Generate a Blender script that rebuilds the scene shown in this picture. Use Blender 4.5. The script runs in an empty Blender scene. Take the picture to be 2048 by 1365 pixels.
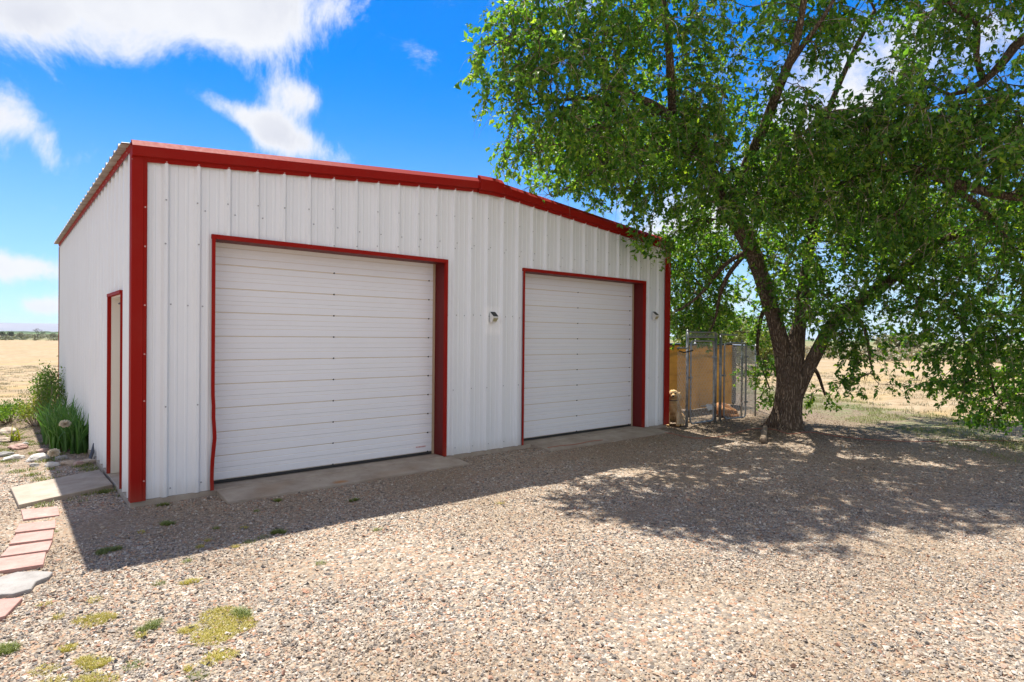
import bpy, bmesh, math, random
import numpy as np
from mathutils import Vector, Matrix, noise as mnoise
random.seed(7); rng = np.random.default_rng(7)
scene = bpy.context.scene
col = scene.collection
R = math.radians

# ------------------------------------------------------------------ camera
CF, CYAW, CPITCH, CROLL = 1209.68, 0.7069, -0.0072, 0.0095
CAM = np.array([-1.0531, -7.1794, 1.714])
def _basis():
    cy, sy, cp, sp = math.cos(CYAW), math.sin(CYAW), math.cos(CPITCH), math.sin(CPITCH)
    f = np.array([sy*cp, cy*cp, sp]); r = np.array([cy, -sy, 0]); u = np.cross(r, f)
    cr, sr = math.cos(CROLL), math.sin(CROLL)
    return cr*r+sr*u, -sr*r+cr*u, f
CR, CU, CFW = _basis()
cd = bpy.data.cameras.new('camera'); cam = bpy.data.objects.new('camera', cd); col.objects.link(cam)
cd.sensor_width = 36; cd.lens = CF/2048*36; cd.clip_start = 0.05; cd.clip_end = 40000
M = Matrix.Identity(4)
for i in range(3):
    M[i][0], M[i][1], M[i][2], M[i][3] = CR[i], CU[i], -CFW[i], CAM[i]
cam.matrix_world = M
scene.camera = cam
def at(px, py, D):
    return CAM + D*(CFW + (CR*(px-1024)-CU*(py-682.5))/CF)
def gnd(px, py, z=-.06):
    d = CFW*CF + CR*(px-1024) - CU*(py-682.5)
    return CAM + d*((z-CAM[2])/d[2])
def cdir(px, py):
    d = CFW*CF + CR*(px-1024) - CU*(py-682.5); return d/np.linalg.norm(d)

# ------------------------------------------------------------------ light
SKY_STRENGTH = 0.125; SUN_STRENGTH = 4.9; EXPOSURE = 1.0
SUNV = Vector((.105, .406, .908)).normalized()
sd = bpy.data.lights.new('sun', 'SUN'); sd.energy = SUN_STRENGTH; sd.angle = R(.5); sd.color = (1, .95, .86)
sun = bpy.data.objects.new('sun', sd); col.objects.link(sun)
sun.rotation_euler = SUNV.to_track_quat('Z', 'Y').to_euler(); sun.location = (0, 0, 30)
scene.view_settings.view_transform = 'Standard'; scene.view_settings.look = 'None'
scene.view_settings.exposure = EXPOSURE; scene.view_settings.gamma = 1

class NT:
    def __init__(s, tree): s.t = tree; s.n = tree.nodes; s.l = tree.links
    def new(s, typ, **kw):
        n = s.n.new(typ)
        for k, v in kw.items():
            if k.startswith('i_'):
                key = k[2:]; key = int(key) if key.isdigit() else key
                n.inputs[key].default_value = v
            else: setattr(n, k, v)
        return n
    def link(s, a, b): s.l.new(a, b)
    def val(s, x, sock):
        if isinstance(x, (int, float)): sock.default_value = x
        elif isinstance(x, (tuple, list)):
            sock.default_value = tuple(x) + ((1,) if len(x) == 3 and len(sock.default_value) == 4 else ())
        else: s.link(x, sock)
    def math(s, op, a, b=0.0, c=None, clamp=False):
        n = s.new('ShaderNodeMath', operation=op, use_clamp=clamp)
        s.val(a, n.inputs[0]); s.val(b, n.inputs[1])
        if c is not None: s.val(c, n.inputs[2])
        return n.outputs[0]
    def mix(s, f, a, b, mode='MIX'):
        n = s.new('ShaderNodeMix', data_type='RGBA', blend_type=mode)
        s.val(f, n.inputs[0]); s.val(a, n.inputs[6]); s.val(b, n.inputs[7]); return n.outputs[2]
    def noise(s, vec, scale, detail=4, rough=.55, dist=0.0):
        n = s.new('ShaderNodeTexNoise'); s.val(scale, n.inputs['Scale']); n.inputs['Detail'].default_value = detail
        n.inputs['Roughness'].default_value = rough; n.inputs['Distortion'].default_value = dist
        if vec is not None: s.link(vec, n.inputs['Vector'])
        return n.outputs[0]
    def ramp(s, f, stops, interp='LINEAR'):
        n = s.new('ShaderNodeValToRGB'); cr = n.color_ramp; cr.interpolation = interp
        while len(cr.elements) < len(stops): cr.elements.new(.5)
        for e, (p, c) in zip(cr.elements, stops):
            e.position = p; e.color = tuple(c) + (1,) if len(c) == 3 else c
        s.link(f, n.inputs[0]); return n.outputs[0]
    def smooth(s, x, a, b):
        n = s.new('ShaderNodeMapRange', interpolation_type='SMOOTHSTEP')
        s.val(x, n.inputs[0]); s.val(a, n.inputs[1]); s.val(b, n.inputs[2]); return n.outputs[0]
    def pos(s): return s.new('ShaderNodeNewGeometry').outputs['Position']
    def mapv(s, vec, scale=(1, 1, 1), loc=(0, 0, 0), rot=(0, 0, 0)):
        n = s.new('ShaderNodeMapping'); n.inputs['Scale'].default_value = scale
        n.inputs['Location'].default_value = loc; n.inputs['Rotation'].default_value = rot
        s.link(vec, n.inputs['Vector']); return n.outputs[0]

# ------------------------------------------------------------------ world: Nishita sky with clouds on it
w = bpy.data.worlds.new('World'); scene.world = w; w.use_nodes = True
T = NT(w.node_tree); T.n.clear()
sky = T.new('ShaderNodeTexSky', sky_type='NISHITA', sun_disc=False)
sky.sun_elevation = math.asin(SUNV.z); sky.sun_rotation = math.atan2(SUNV.x, SUNV.y)
sky.air_density = 1.0; sky.dust_density = 0.3; sky.ozone_density = 3.0; sky.altitude = 1300
hs = T.new('ShaderNodeHueSaturation'); hs.inputs['Saturation'].default_value = 1.5
T.link(sky.outputs[0], hs.inputs['Color'])
D = T.new('ShaderNodeTexCoord').outputs['Generated']
sep = T.new('ShaderNodeSeparateXYZ'); T.link(D, sep.inputs[0])
def dot(v):
    n = T.new('ShaderNodeVectorMath', operation='DOT_PRODUCT'); T.link(D, n.inputs[0]); n.inputs[1].default_value = tuple(v)
    return n.outputs['Value']
dc = T.math('MAXIMUM', dot(CFW), .05)          # direction of view of the photograph's centre: only a reference axis on the sky
su = T.math('DIVIDE', dot(CR), dc); sv = T.math('DIVIDE', dot(CU), dc)
front = T.math('GREATER_THAN', dot(CFW), .06)
# cloud banks: x px, y px, half sizes px, tilt deg, weight  (converted to angles on the sky)
BANKS = [(300, -30, 330, 95, 3, 1.4), (470, 35, 150, 85, 0, 1.0), (240, 95, 85, 50, 10, .85), (15, 235, 95, 60, 25, 1.25), (100, 310, 30, 55, -25, .6),
         (450, 215, 85, 24, 28, .95), (600, 285, 115, 34, 22, 1.05), (605, 200, 42, 28, 20, .9), (510, 165, 40, 25, 30, .35), (530, 250, 50, 34, 30, .45), (40, 10, 160, 45, 0, .7),
         (45, 535, 100, 27, 0, 1.45), (85, 612, 52, 18, 0, 1.35), (840, 100, 60, 30, 20, .42), (110, 425, 50, 15, 25, .4),
         (1720, 170, 240, 120, -35, 1.05), (1140, 10, 90, 40, 0, .75), (1930, 40, 160, 60, 0, .75), (1700, 420, 260, 70, 0, 1.0), (1450, 420, 190, 60, -20, .8),
         (1480, 590, 260, 60, 0, .75), (2000, 560, 260, 50, 0, .7), (1750, 640, 300, 22, 0, .6), (2200, 200, 200, 120, 0, .7), (-300, 400, 250, 120, 0, 1.0), (-200, 0, 300, 160, 0, .9),
         (700, -500, 500, 130, 10, .9), (1700, -500, 400, 130, -10, .8)]
tot = None
for (x, y, sx, sy, tilt, wt) in BANKS:
    u0, v0 = (x-1024)/CF, -(y-682.5)/CF
    c, s_ = math.cos(R(-tilt)), math.sin(R(-tilt))
    du = T.math('SUBTRACT', su, u0); dv = T.math('SUBTRACT', sv, v0)
    a = T.math('ADD', T.math('MULTIPLY', du, c*CF/sx), T.math('MULTIPLY', dv, s_*CF/sx))
    b = T.math('ADD', T.math('MULTIPLY', du, -s_*CF/sy), T.math('MULTIPLY', dv, c*CF/sy))
    q = T.math('ADD', T.math('MULTIPLY', a, a), T.math('MULTIPLY', b, b))
    g = T.math('MULTIPLY', T.math('EXPONENT', T.math('MULTIPLY', q, -.8)), wt)
    tot = g if tot is None else T.math('ADD', tot, g)
tot = T.math('MULTIPLY', tot, front)
fill_clouds = T.math('MULTIPLY', T.smooth(dot(CFW), .15, -.25), 1.0)  # unseen cloud cover behind the camera, added to neutralise the blue fill light
tot = T.math('ADD', tot, fill_clouds)
n1 = T.noise(D, 6.0, 12, .70, .5); n2 = T.noise(D, 2.4, 3, .5)
dens = T.math('ADD', tot, T.math('MULTIPLY', T.math('SUBTRACT', n1, .5), 3.7))
dens = T.math('ADD', dens, T.math('MULTIPLY', T.math('SUBTRACT', n2, .5), .5))
mask = T.smooth(dens, .34, 1.35)
shade = T.noise(D, 4, 5, .5)
thick = T.smooth(dens, .9, 1.9)
ccol = T.mix(T.math('MULTIPLY', thick, T.smooth(shade, .4, .7)), (3.75, 3.82, 4.0), (2.85, 2.95, 3.35))
hz = T.smooth(sep.outputs[2], .42, -.03)
tint = T.mix(1.0, hs.outputs[0], (.46, .70, .82), 'MULTIPLY')
base = T.mix(T.math('MULTIPLY', hz, .62), tint, (2.2, 2.9, 3.7))
ccol = T.mix(T.smooth(dot(CFW), .15, -.2), ccol, (3.9, 3.72, 3.55))  # the added rear clouds get a warm white to tint the fill
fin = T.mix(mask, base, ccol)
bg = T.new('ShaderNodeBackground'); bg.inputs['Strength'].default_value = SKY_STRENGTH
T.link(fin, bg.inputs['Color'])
wo = T.new('ShaderNodeOutputWorld'); T.link(bg.outputs[0], wo.inputs['Surface'])

# ------------------------------------------------------------------ materials
def mat(name, build=None, color=(.5, .5, .5), rough=.6, metal=0.0, spec=.5):
    m = bpy.data.materials.new(name); m.use_nodes = True
    t = NT(m.node_tree); b = m.node_tree.nodes['Principled BSDF']
    b.inputs['Base Color'].default_value = tuple(color)+(1,); b.inputs['Roughness'].default_value = rough
    b.inputs['Metallic'].default_value = metal; b.inputs['Specular IOR Level'].default_value = spec
    if build: build(t, b)
    return m
def bump(t, b, h, strength=.3, dist=.01):
    n = t.new('ShaderNodeBump'); n.inputs['Strength'].default_value = strength; n.inputs['Distance'].default_value = dist
    t.link(h, n.inputs['Height']); t.link(n.outputs[0], b.inputs['Normal'])
MATS = {}
def painted(name, color, rough=.35, dirt=.12, dcol=(.35, .28, .2), spec=.3):
    def f(t, b):
        p = t.pos(); n = t.noise(p, 1.3, 5, .6); n2 = t.noise(t.mapv(p, (9, 9, .8)), 3, 4, .6)
        f1 = t.math('MULTIPLY', t.smooth(n, .45, .8), dirt)
        c = t.mix(f1, color, dcol)
        sx = t.new('ShaderNodeSeparateXYZ'); t.link(p, sx.inputs[0])
        low = t.math('MULTIPLY', t.smooth(t.math('ADD', sx.outputs[2], t.math('MULTIPLY', n2, .3)), .42, .1), dirt*2.2)
        c = t.mix(low, c, dcol)
        c = t.mix(t.math('MULTIPLY', t.smooth(n2, .5, .75), dirt*.7), c, tuple(x*.75 for x in color))
        t.link(c, b.inputs['Base Color'])
        t.link(t.math('ADD', t.math('MULTIPLY', n2, .25), rough-.1), b.inputs['Roughness']); b.inputs['Specular IOR Level'].default_value = spec
        bump(t, b, t.noise(p, 6, 3), .12, .01)
    return mat(name, f)
WHITE = painted('white_metal', (.71, .72, .72), .42)
def wallwhite(t, b):
    p = t.pos(); n = t.noise(p, 1.1, 5, .6); n2 = t.noise(t.mapv(p, (12, 12, .6)), 2, 4, .6)
    sx = t.new('ShaderNodeSeparateXYZ'); t.link(p, sx.inputs[0])
    c = t.mix(t.math('MULTIPLY', t.smooth(n, .4, .8), .12), (.79, .815, .84), (.62, .61, .59))
    c = t.mix(t.math('MULTIPLY', t.smooth(n2, .5, .8), .14), c, (.5, .5, .49))
    low = t.math('MULTIPLY', t.smooth(t.math('ADD', sx.outputs[2], t.math('MULTIPLY', n2, .25)), .32, .1), .28)
    c = t.mix(low, c, (.4, .33, .25))
    # whiter repainted patch round the lamp
    dx = t.math('ABSOLUTE', t.math('SUBTRACT', sx.outputs[0], 4.69)); dz = t.math('ABSOLUTE', t.math('SUBTRACT', sx.outputs[2], 1.95))
    nn = t.math('MULTIPLY', t.noise(p, 14, 4), .1)
    k = t.math('MULTIPLY', t.smooth(t.math('ADD', dx, nn), .25, .15), t.smooth(t.math('ADD', dz, nn), .3, .2))
    c = t.mix(t.math('MULTIPLY', k, .9), c, (.90, .91, .92))
    t.link(c, b.inputs['Base Color']); b.inputs['Roughness'].default_value = .4
    bump(t, b, t.noise(t.mapv(p, (2, 2, 1)), 3, 3), .2, .012)
WALLW = mat('wall_paint', wallwhite)
RED = painted('red_trim', (.29, .009, .005), .6, .12, (.34, .12, .08), .12)
DARKRED = painted('red_jamb', (.13, .007, .007), .5, .08, (.14, .05, .04))
CURT = painted('door_paint', (.84, .855, .89), .42, .05, (.45, .38, .3))
GROOVE = mat('door_groove', color=(.70, .63, .53), rough=.8)
TANWOOD = mat('guide_strip', color=(.5, .38, .25), rough=.7)
CREAM = painted('cream_door', (.72, .69, .62), .45, .1)
RUBBER = mat('rubber', color=(.03, .03, .03), rough=.8)
SCREW = mat('screw', color=(.36, .37, .39), rough=.5, metal=.3)
SCREWR = mat('screw_red', color=(.55, .3, .28), rough=.5)
def roofm(t, b):
    p = t.pos(); c = t.mix(t.smooth(t.noise(p, 5, 5), .3, .75), (.42, .38, .32), (.25, .2, .16)); t.link(c, b.inputs['Base Color'])
    b.inputs['Metallic'].default_value = .35; b.inputs['Roughness'].default_value = .5
ROOF = mat('roof_metal', roofm)
def conc(t, b):
    p = t.pos(); n = t.noise(p, 3, 6, .65); n2 = t.noise(p, 60, 4, .7); v = t.noise(p, 1.1, 3)
    c = t.ramp(n, [(.3, (.27, .215, .165)), (.55, (.38, .32, .255)), (.8, (.46, .40, .33))])
    c = t.mix(t.math('MULTIPLY', t.smooth(n2, .55, .75), .45), c, (.2, .17, .14))
    c = t.mix(t.math('MULTIPLY', t.smooth(v, .58, .72), .4), c, (.3, .2, .12))
    vo = t.new('ShaderNodeTexVoronoi'); vo.inputs['Scale'].default_value = 3.4; t.link(p, vo.inputs['Vector'])
    sp = t.math('MULTIPLY', t.smooth(vo.outputs['Distance'], .075, .03), .75)
    c = t.mix(sp, c, (.1, .06, .04))
    s = t.new('ShaderNodeSeparateXYZ'); t.link(p, s.inputs[0])   # rust stain
    d = t.math('ADD', t.math('POWER', t.math('SUBTRACT', s.outputs[0], 2.08), 2), t.math('MULTIPLY', t.math('POWER', t.math('ADD', s.outputs[1], .39), 2), 3.5))
    c = t.mix(t.math('MULTIPLY', t.smooth(t.math('ADD', d, t.math('MULTIPLY', n2, .012)), .022, .004), .8), c, (.36, .15, .03))
    t.link(c, b.inputs['Base Color']); b.inputs['Roughness'].default_value = .9; bump(t, b, n2, .5, .004)
CONC = mat('concrete', conc)
def stonem(cols, sc=6):
    def f(t, b):
        p = t.pos(); n = t.noise(p, sc, 6, .65); n2 = t.noise(p, 45, 4, .6)
        c = t.ramp(n, [(.25, cols[0]), (.5, cols[1]), (.75, cols[2])])
        c = t.mix(t.math('MULTIPLY', t.smooth(n2, .55, .75), .35), c, tuple(x*.5 for x in cols[0]))
        t.link(c, b.inputs['Base Color']); b.inputs['Roughness'].default_value = .9; bump(t, b, n2, .6, .006)
    return f
PAVER = mat('pink_paver', stonem([(.33, .175, .145), (.41, .24, .205), (.47, .31, .27)], 7))
FLAG = mat('white_flagstone', stonem([(.2, .18, .165), (.3, .28, .26), (.37, .35, .33)], 5))
ROCKM = [mat('rock_tan', stonem([(.3, .22, .16), (.45, .36, .28), (.55, .48, .4)], 9)), mat('rock_white', stonem([(.4, .38, .34), (.55, .52, .48), (.65, .62, .58)], 9)),
         mat('rock_pink', stonem([(.3, .17, .13), (.42, .27, .23), (.5, .38, .33)], 9)), mat('rock_grey', stonem([(.18, .17, .16), (.3, .29, .27), (.42, .4, .37)], 9))]
GALV = mat('galvanised_steel', lambda t, b: (t.link(t.ramp(t.noise(t.pos(), 9, 4), [(.3, (.2, .21, .22)), (.7, (.36, .37, .38))]), b.inputs['Base Color']), setattr(b.inputs['Metallic'], 'default_value', .55), setattr(b.inputs['Roughness'], 'default_value', .45)))
def tarpm(t, b):
    p = t.pos(); n = t.noise(p, 1.2, 4); c = t.ramp(n, [(.3, (.50, .31, .08)), (.7, (.64, .43, .14))])
    c = t.mix(t.math('MULTIPLY', t.smooth(t.noise(t.mapv(p, (1, 1, 5)), 2, 4), .5, .7), .25), c, (.22, .12, .05))
    t.link(c, b.inputs['Base Color']); b.inputs['Roughness'].default_value = .85
    # woven shade cloth lets some light through
    tr = t.new('ShaderNodeBsdfTranslucent'); t.link(c, tr.inputs[0]); mx = t.new('ShaderNodeMixShader'); mx.inputs[0].default_value = .5
    out = [n for n in t.n if n.type == 'OUTPUT_MATERIAL'][0]
    t.link(b.outputs[0], mx.inputs[1]); t.link(tr.outputs[0], mx.inputs[2]); t.link(mx.outputs[0], out.inputs[0])
TARP = mat('tan_shade_cloth', tarpm)
BLACK = mat('black_plastic', color=(.015, .015, .017), rough=.4)
LAMPW = mat('lamp_body_white', color=(.75, .75, .73), rough=.4)
LAMPY = mat('lamp_lens', color=(.45, .42, .25), rough=.25)
def barkm(t, b):
    tc = t.new('ShaderNodeTexCoord').outputs['Object']
    v = t.new('ShaderNodeTexVoronoi', feature='DISTANCE_TO_EDGE'); v.inputs['Scale'].default_value = 1
    wv = t.mapv(tc, (24, 24, 3.6))
    ad = t.new('ShaderNodeVectorMath', operation='ADD'); nn = t.new('ShaderNodeTexNoise'); nn.inputs['Scale'].default_value = 5; t.link(tc, nn.inputs['Vector'])
    sc = t.new('ShaderNodeVectorMath', operation='SCALE'); sc.inputs['Scale'].default_value = 2.0; t.link(nn.outputs['Color'], sc.inputs[0])
    t.link(wv, ad.inputs[0]); t.link(sc.outputs[0], ad.inputs[1]); t.link(ad.outputs[0], v.inputs['Vector'])
    h = t.smooth(v.outputs['Distance'], 0, .35); n = t.noise(tc, 14, 5, .65)
    c = t.mix(h, (.10, .07, .05), (.27, .205, .15)); c = t.mix(t.smooth(n, .5, .8), c, (.36, .28, .21))
    t.link(c, b.inputs['Base Color']); b.inputs['Roughness'].default_value = .95; b.inputs['Specular IOR Level'].default_value = .15
    bump(t, b, t.math('ADD', h, t.math('MULTIPLY', n, .5)), 1.0, .035)
BARK = mat('bark', barkm)
TWIG = mat('twig_bark', lambda t, b: (t.link(t.ramp(t.new('ShaderNodeNewGeometry').outputs['Random Per Island'], [(0, (.18, .12, .08)), (.6, (.3, .22, .16)), (1, (.46, .39, .31))]), b.inputs['Base Color']), setattr(b.inputs['Roughness'], 'default_value', .9)))
def leafmat(name, stops, trans=.38, tcol=(1.3, 1.35, .45), rough=.45):
    def f(t, b):
        rnd = t.new('ShaderNodeNewGeometry').outputs['Random Per Island']
        c0 = t.ramp(rnd, stops); n = t.noise(t.pos(), .9, 3)
        hsv = t.new('ShaderNodeHueSaturation'); t.link(c0, hsv.inputs['Color']); t.link(t.math('ADD', t.math('MULTIPLY', n, .7), .62), hsv.inputs['Value'])
        t.link(hsv.outputs[0], b.inputs['Base Color']); b.inputs['Roughness'].default_value = rough; b.inputs['Specular IOR Level'].default_value = .35
        tr = t.new('ShaderNodeBsdfTranslucent'); tc_ = t.mix(1.0, hsv.outputs[0], tcol, 'MULTIPLY'); t.link(tc_, tr.inputs[0])
        mx = t.new('ShaderNodeMixShader'); mx.inputs[0].default_value = trans
        out = [n for n in t.n if n.type == 'OUTPUT_MATERIAL'][0]
        t.link(b.outputs[0], mx.inputs[1]); t.link(tr.outputs[0], mx.inputs[2]); t.link(mx.outputs[0], out.inputs[0])
    return mat(name, f)
LEAF = leafmat('tree_leaf', [(0, (.05, .145, .028)), (.35, (.09, .23, .034)), (.7, (.155, .32, .042)), (1, (.30, .43, .06))], .55, (1.5, 1.4, .45))
LEAFS = leafmat('shrub_leaf', [(0, (.07, .15, .025)), (.5, (.12, .22, .035)), (1, (.2, .28, .05))])
LEAFY = leafmat('yellow_shrub_leaf', [(0, (.14, .2, .03)), (.6, (.22, .27, .05)), (1, (.36, .3, .08))])
IRISM = leafmat('iris_leaf', [(0, (.055, .14, .03)), (.5, (.09, .21, .045)), (1, (.15, .28, .07))], .3)
GRASSG = leafmat('weed_green', [(0, (.12, .17, .04)), (.5, (.2, .25, .06)), (1, (.32, .33, .1))], .3, (1, 1, .5))
GRASSY = leafmat('weed_yellow', [(0, (.30, .29, .05)), (.5, (.48, .42, .08)), (1, (.62, .5, .16))], .3, (1, 1, .5))
DRYG = leafmat('dry_brush', [(0, (.22, .19, .12)), (.5, (.3, .28, .17)), (1, (.42, .36, .24))], .15, (1, 1, .7))
SAGE = leafmat('sage', [(0, (.12, .14, .07)), (.5, (.2, .22, .11)), (1, (.32, .3, .17))], .1, (1, 1, .7))
JUNI = leafmat('juniper', [(0, (.03, .05, .02)), (.5, (.05, .075, .03)), (1, (.08, .1, .04))], .1, (1, 1, .7))

# stones in the gravel: shared ramp
STONES = [(0, (.06, .055, .052)), (.06, (.14, .128, .12)), (.17, (.235, .21, .185)), (.36, (.33, .28, .22)), (.56, (.43, .34, .255)), (.68, (.39, .25, .16)), (.74, (.34, .175, .115)), (.8, (.43, .37, .30)), (1, (.57, .52, .45))]
def groundm(t, b):
    p = t.pos(); s = t.new('ShaderNodeSeparateXYZ'); t.link(p, s.inputs[0]); X, Y = s.outputs[0], s.outputs[1]
    v = t.new('ShaderNodeTexVoronoi'); v.inputs['Scale'].default_value = 42; t.link(p, v.inputs['Vector'])
    v2 = t.new('ShaderNodeTexVoronoi', feature='DISTANCE_TO_EDGE'); v2.inputs['Scale'].default_value = 42; t.link(p, v2.inputs['Vector'])
    vs = t.new('ShaderNodeSeparateXYZ'); t.link(v.outputs['Color'], vs.inputs[0])
    gc = t.ramp(vs.outputs[0], STONES)
    gap = t.smooth(v2.outputs['Distance'], .12, .02)
    gc = t.mix(t.math('MULTIPLY', gap, .7), gc, (.15, .11, .075))
    big = t.noise(p, .45, 4, .6)
    sand = t.mix(t.noise(p, 30, 4, .7), (.19, .135, .085), (.30, .225, .15))
    gc = t.mix(t.math('MULTIPLY', t.smooth(big, .45, .65), .6), gc, sand)
    gc = t.mix(t.math('MULTIPLY', t.smooth(t.noise(t.mapv(p, (.25, 1.1, 1), rot=(0, 0, .5)), .9, 4, .6), .5, .66), .4), gc, (.27, .19, .125))
    # dirt and litter under the tree / garden bed
    v3 = t.new('ShaderNodeTexVoronoi'); v3.inputs['Scale'].default_value = 55; t.link(t.mapv(p, (1, 1, 1)), v3.inputs['Vector'])
    v3s = t.new('ShaderNodeSeparateXYZ'); t.link(v3.outputs['Color'], v3s.inputs[0])
    dirt = t.ramp(v3s.outputs[1], [(0, (.08, .055, .036)), (.4, (.15, .108, .07)), (.75, (.235, .175, .12)), (1, (.36, .29, .21))])
    wob = t.math('MULTIPLY', t.math('SUBTRACT', t.noise(p, .9, 4, .6), .5), 3.0)
    m1 = t.math('MULTIPLY', t.smooth(t.math('ADD', X, wob), 8.1, 9.9), t.smooth(t.math('ADD', Y, t.math('ADD', wob, t.math('MULTIPLY', t.math('SUBTRACT', X, 9), .25))), -3.6, -2.2))
    m2 = t.math('MULTIPLY', t.smooth(X, .4, 0), t.smooth(t.math('ADD', Y, wob), 2.2, 4.4))
    m = t.math('MAXIMUM', m1, m2); c = t.mix(t.math('MULTIPLY', m, .9), gc, dirt)
    # dry grass field
    lin = t.math('SUBTRACT', t.math('MULTIPLY', X, .77), t.math('MULTIPLY', Y, .64))
    f1 = t.smooth(t.math('ADD', lin, t.math('MULTIPLY', wob, .5)), 13.2, 14.4)
    f2 = t.smooth(t.math('ADD', Y, wob), 9.0, 12.5)
    fm = t.math('MAXIMUM', f1, f2)
    fn = t.noise(t.mapv(p, (1, 1, 1), rot=(0, 0, .3)), 2.2, 7, .72); fb = t.noise(t.mapv(p, (.25, 1.4, 1), rot=(0, 0, -.7)), .35, 5, .6)
    fc = t.ramp(fn, [(.3, (.2, .135, .075)), (.48, (.32, .235, .14)), (.62, (.39, .31, .205)), (.8, (.44, .37, .27))])
    fc = t.mix(t.math('MULTIPLY', t.smooth(fb, .48, .62), .45), fc, (.36, .25, .08))
    fc = t.mix(t.math('MULTIPLY', t.smooth(t.noise(p, .3, 4, .6), .55, .7), .4), fc, (.40, .32, .24))
    fc = t.mix(t.math('MULTIPLY', t.smooth(t.noise(t.mapv(p, (.5, .12, 1)), 1.0, 6, .7), .42, .62), .5), fc, (.27, .2, .11))
    c = t.mix(fm, c, fc)
    # thin green fringe
    gf = t.math('MULTIPLY', t.math('MULTIPLY', t.smooth(t.math('ADD', lin, wob), 10.9, 12.4), t.smooth(lin, 14.6, 13.2)), t.smooth(t.noise(p, 2.2, 6, .7), .40, .6))
    c = t.mix(t.math('MULTIPLY', gf, .6), c, (.15, .19, .07))
    # far sage plain
    dist = t.new('ShaderNodeVectorMath', operation='LENGTH'); t.link(p, dist.inputs[0])
    sg = t.smooth(dist.outputs['Value'], 158, 168)
    c = t.mix(sg, c, t.ramp(t.noise(p, .08, 6, .65), [(.35, (.13, .13, .055)), (.65, (.26, .24, .12))]))
    c = t.mix(t.smooth(dist.outputs['Value'], 500, 900), c, (.10, .16, .06))
    t.link(c, b.inputs['Base Color']); b.inputs['Roughness'].default_value = .95; b.inputs['Specular IOR Level'].default_value = .2
    h = t.math('ADD', t.math('MULTIPLY', t.math('SUBTRACT', 1.0, v.outputs['Distance']), t.math('SUBTRACT', 1.0, fm)), t.math('MULTIPLY', fn, t.math('MULTIPLY', fm, 3.0)))
    bump(t, b, h, .9, .012)
GROUND = mat('ground', groundm)
STONE = mat('gravel_stone', lambda t, b: (t.link(t.mix(t.math('MULTIPLY', t.smooth(t.noise(t.pos(), .5, 3), .45, .65), .3), t.ramp(t.new('ShaderNodeNewGeometry').outputs['Random Per Island'], STONES), (.30, .225, .15)), b.inputs['Base Color']), setattr(b.inputs['Roughness'], 'default_value', .85)))

# ------------------------------------------------------------------ mesh helpers
def tag(o, label=None, cat=None, group=None, kind=None):
    if label: o['label'] = label
    if cat: o['category'] = cat
    if group: o['group'] = group
    if kind: o['kind'] = kind
    return o
def empty(name, loc=(0, 0, 0), rz=0, **kw):
    o = bpy.data.objects.new(name, None); col.objects.link(o); o.location = loc; o.rotation_euler = (0, 0, rz); o.empty_display_size = .1
    return tag(o, **kw)
class MB:
    def __init__(s): s.v = []; s.f = []; s.mi = []
    def add(s, vs, fs, mi=0):
        o = len(s.v); s.v += [tuple(map(float, v)) for v in vs]; s.f += [tuple(i+o for i in f) for f in fs]; s.mi += [mi]*len(fs); return s
    def box(s, a, b, mi=0, rz=0, c=None):
        (x0, y0, z0), (x1, y1, z1) = a, b
        vs = [(x0, y0, z0), (x1, y0, z0), (x1, y1, z0), (x0, y1, z0), (x0, y0, z1), (x1, y0, z1), (x1, y1, z1), (x0, y1, z1)]
        if rz:
            c = c or ((x0+x1)/2, (y0+y1)/2); cs, sn = math.cos(rz), math.sin(rz)
            vs = [(c[0]+(x-c[0])*cs-(y-c[1])*sn, c[1]+(x-c[0])*sn+(y-c[1])*cs, z) for x, y, z in vs]
        return s.add(vs, [(0, 3, 2, 1), (4, 5, 6, 7), (0, 1, 5, 4), (1, 2, 6, 5), (2, 3, 7, 6), (3, 0, 4, 7)], mi)
    def prism(s, poly, z0, z1, mi=0):
        n = len(poly); vs = [(x, y, z0) for x, y in poly]+[(x, y, z1) for x, y in poly]
        return s.add(vs, [tuple(range(n))[::-1], tuple(range(n, 2*n))]+[(i, (i+1) % n, n+(i+1) % n, n+i) for i in range(n)], mi)
    def tube(s, pts, rad, n=6, mi=0, cap=True, wob=None):
        P = [np.array(p, float) for p in pts]; k = len(P)
        rad = [rad]*k if isinstance(rad, (int, float)) else rad
        vs = []; ref = None
        for i in range(k):
            d = P[min(i+1, k-1)]-P[max(i-1, 0)]; d = d/(np.linalg.norm(d)+1e-9)
            if ref is None:
                ref = np.cross(d, [0, 0, 1.0]) if abs(d[2]) < .9 else np.cross(d, [0, 1.0, 0])
            a = ref-d*(ref@d); a /= np.linalg.norm(a)+1e-9; ref = a; b = np.cross(d, a)
            for j in range(n):
                th = 2*math.pi*j/n; rr = rad[i]*(wob(i/(k-1), th, P[i]) if wob else 1)
                vs.append(P[i]+rr*(math.cos(th)*a+math.sin(th)*b))
        fs = [(i*n+j, i*n+(j+1) % n, (i+1)*n+(j+1) % n, (i+1)*n+j) for i in range(k-1) for j in range(n)]
        if cap: fs += [tuple(range(n))[::-1], tuple(range((k-1)*n, k*n))]
        return s.add(vs, fs, mi)
    def build(s, name, mats, parent=None, smooth=False):
        me = bpy.data.meshes.new(name); me.from_pydata(s.v, [], s.f)
        for m in (mats if isinstance(mats, (list, tuple)) else [mats]): me.materials.append(m)
        if max(s.mi, default=0) > 0: me.polygons.foreach_set('material_index', s.mi)
        if smooth: me.shade_smooth()
        me.update(); o = bpy.data.objects.new(name, me); col.objects.link(o)
        if parent: o.parent = parent
        return o
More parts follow.
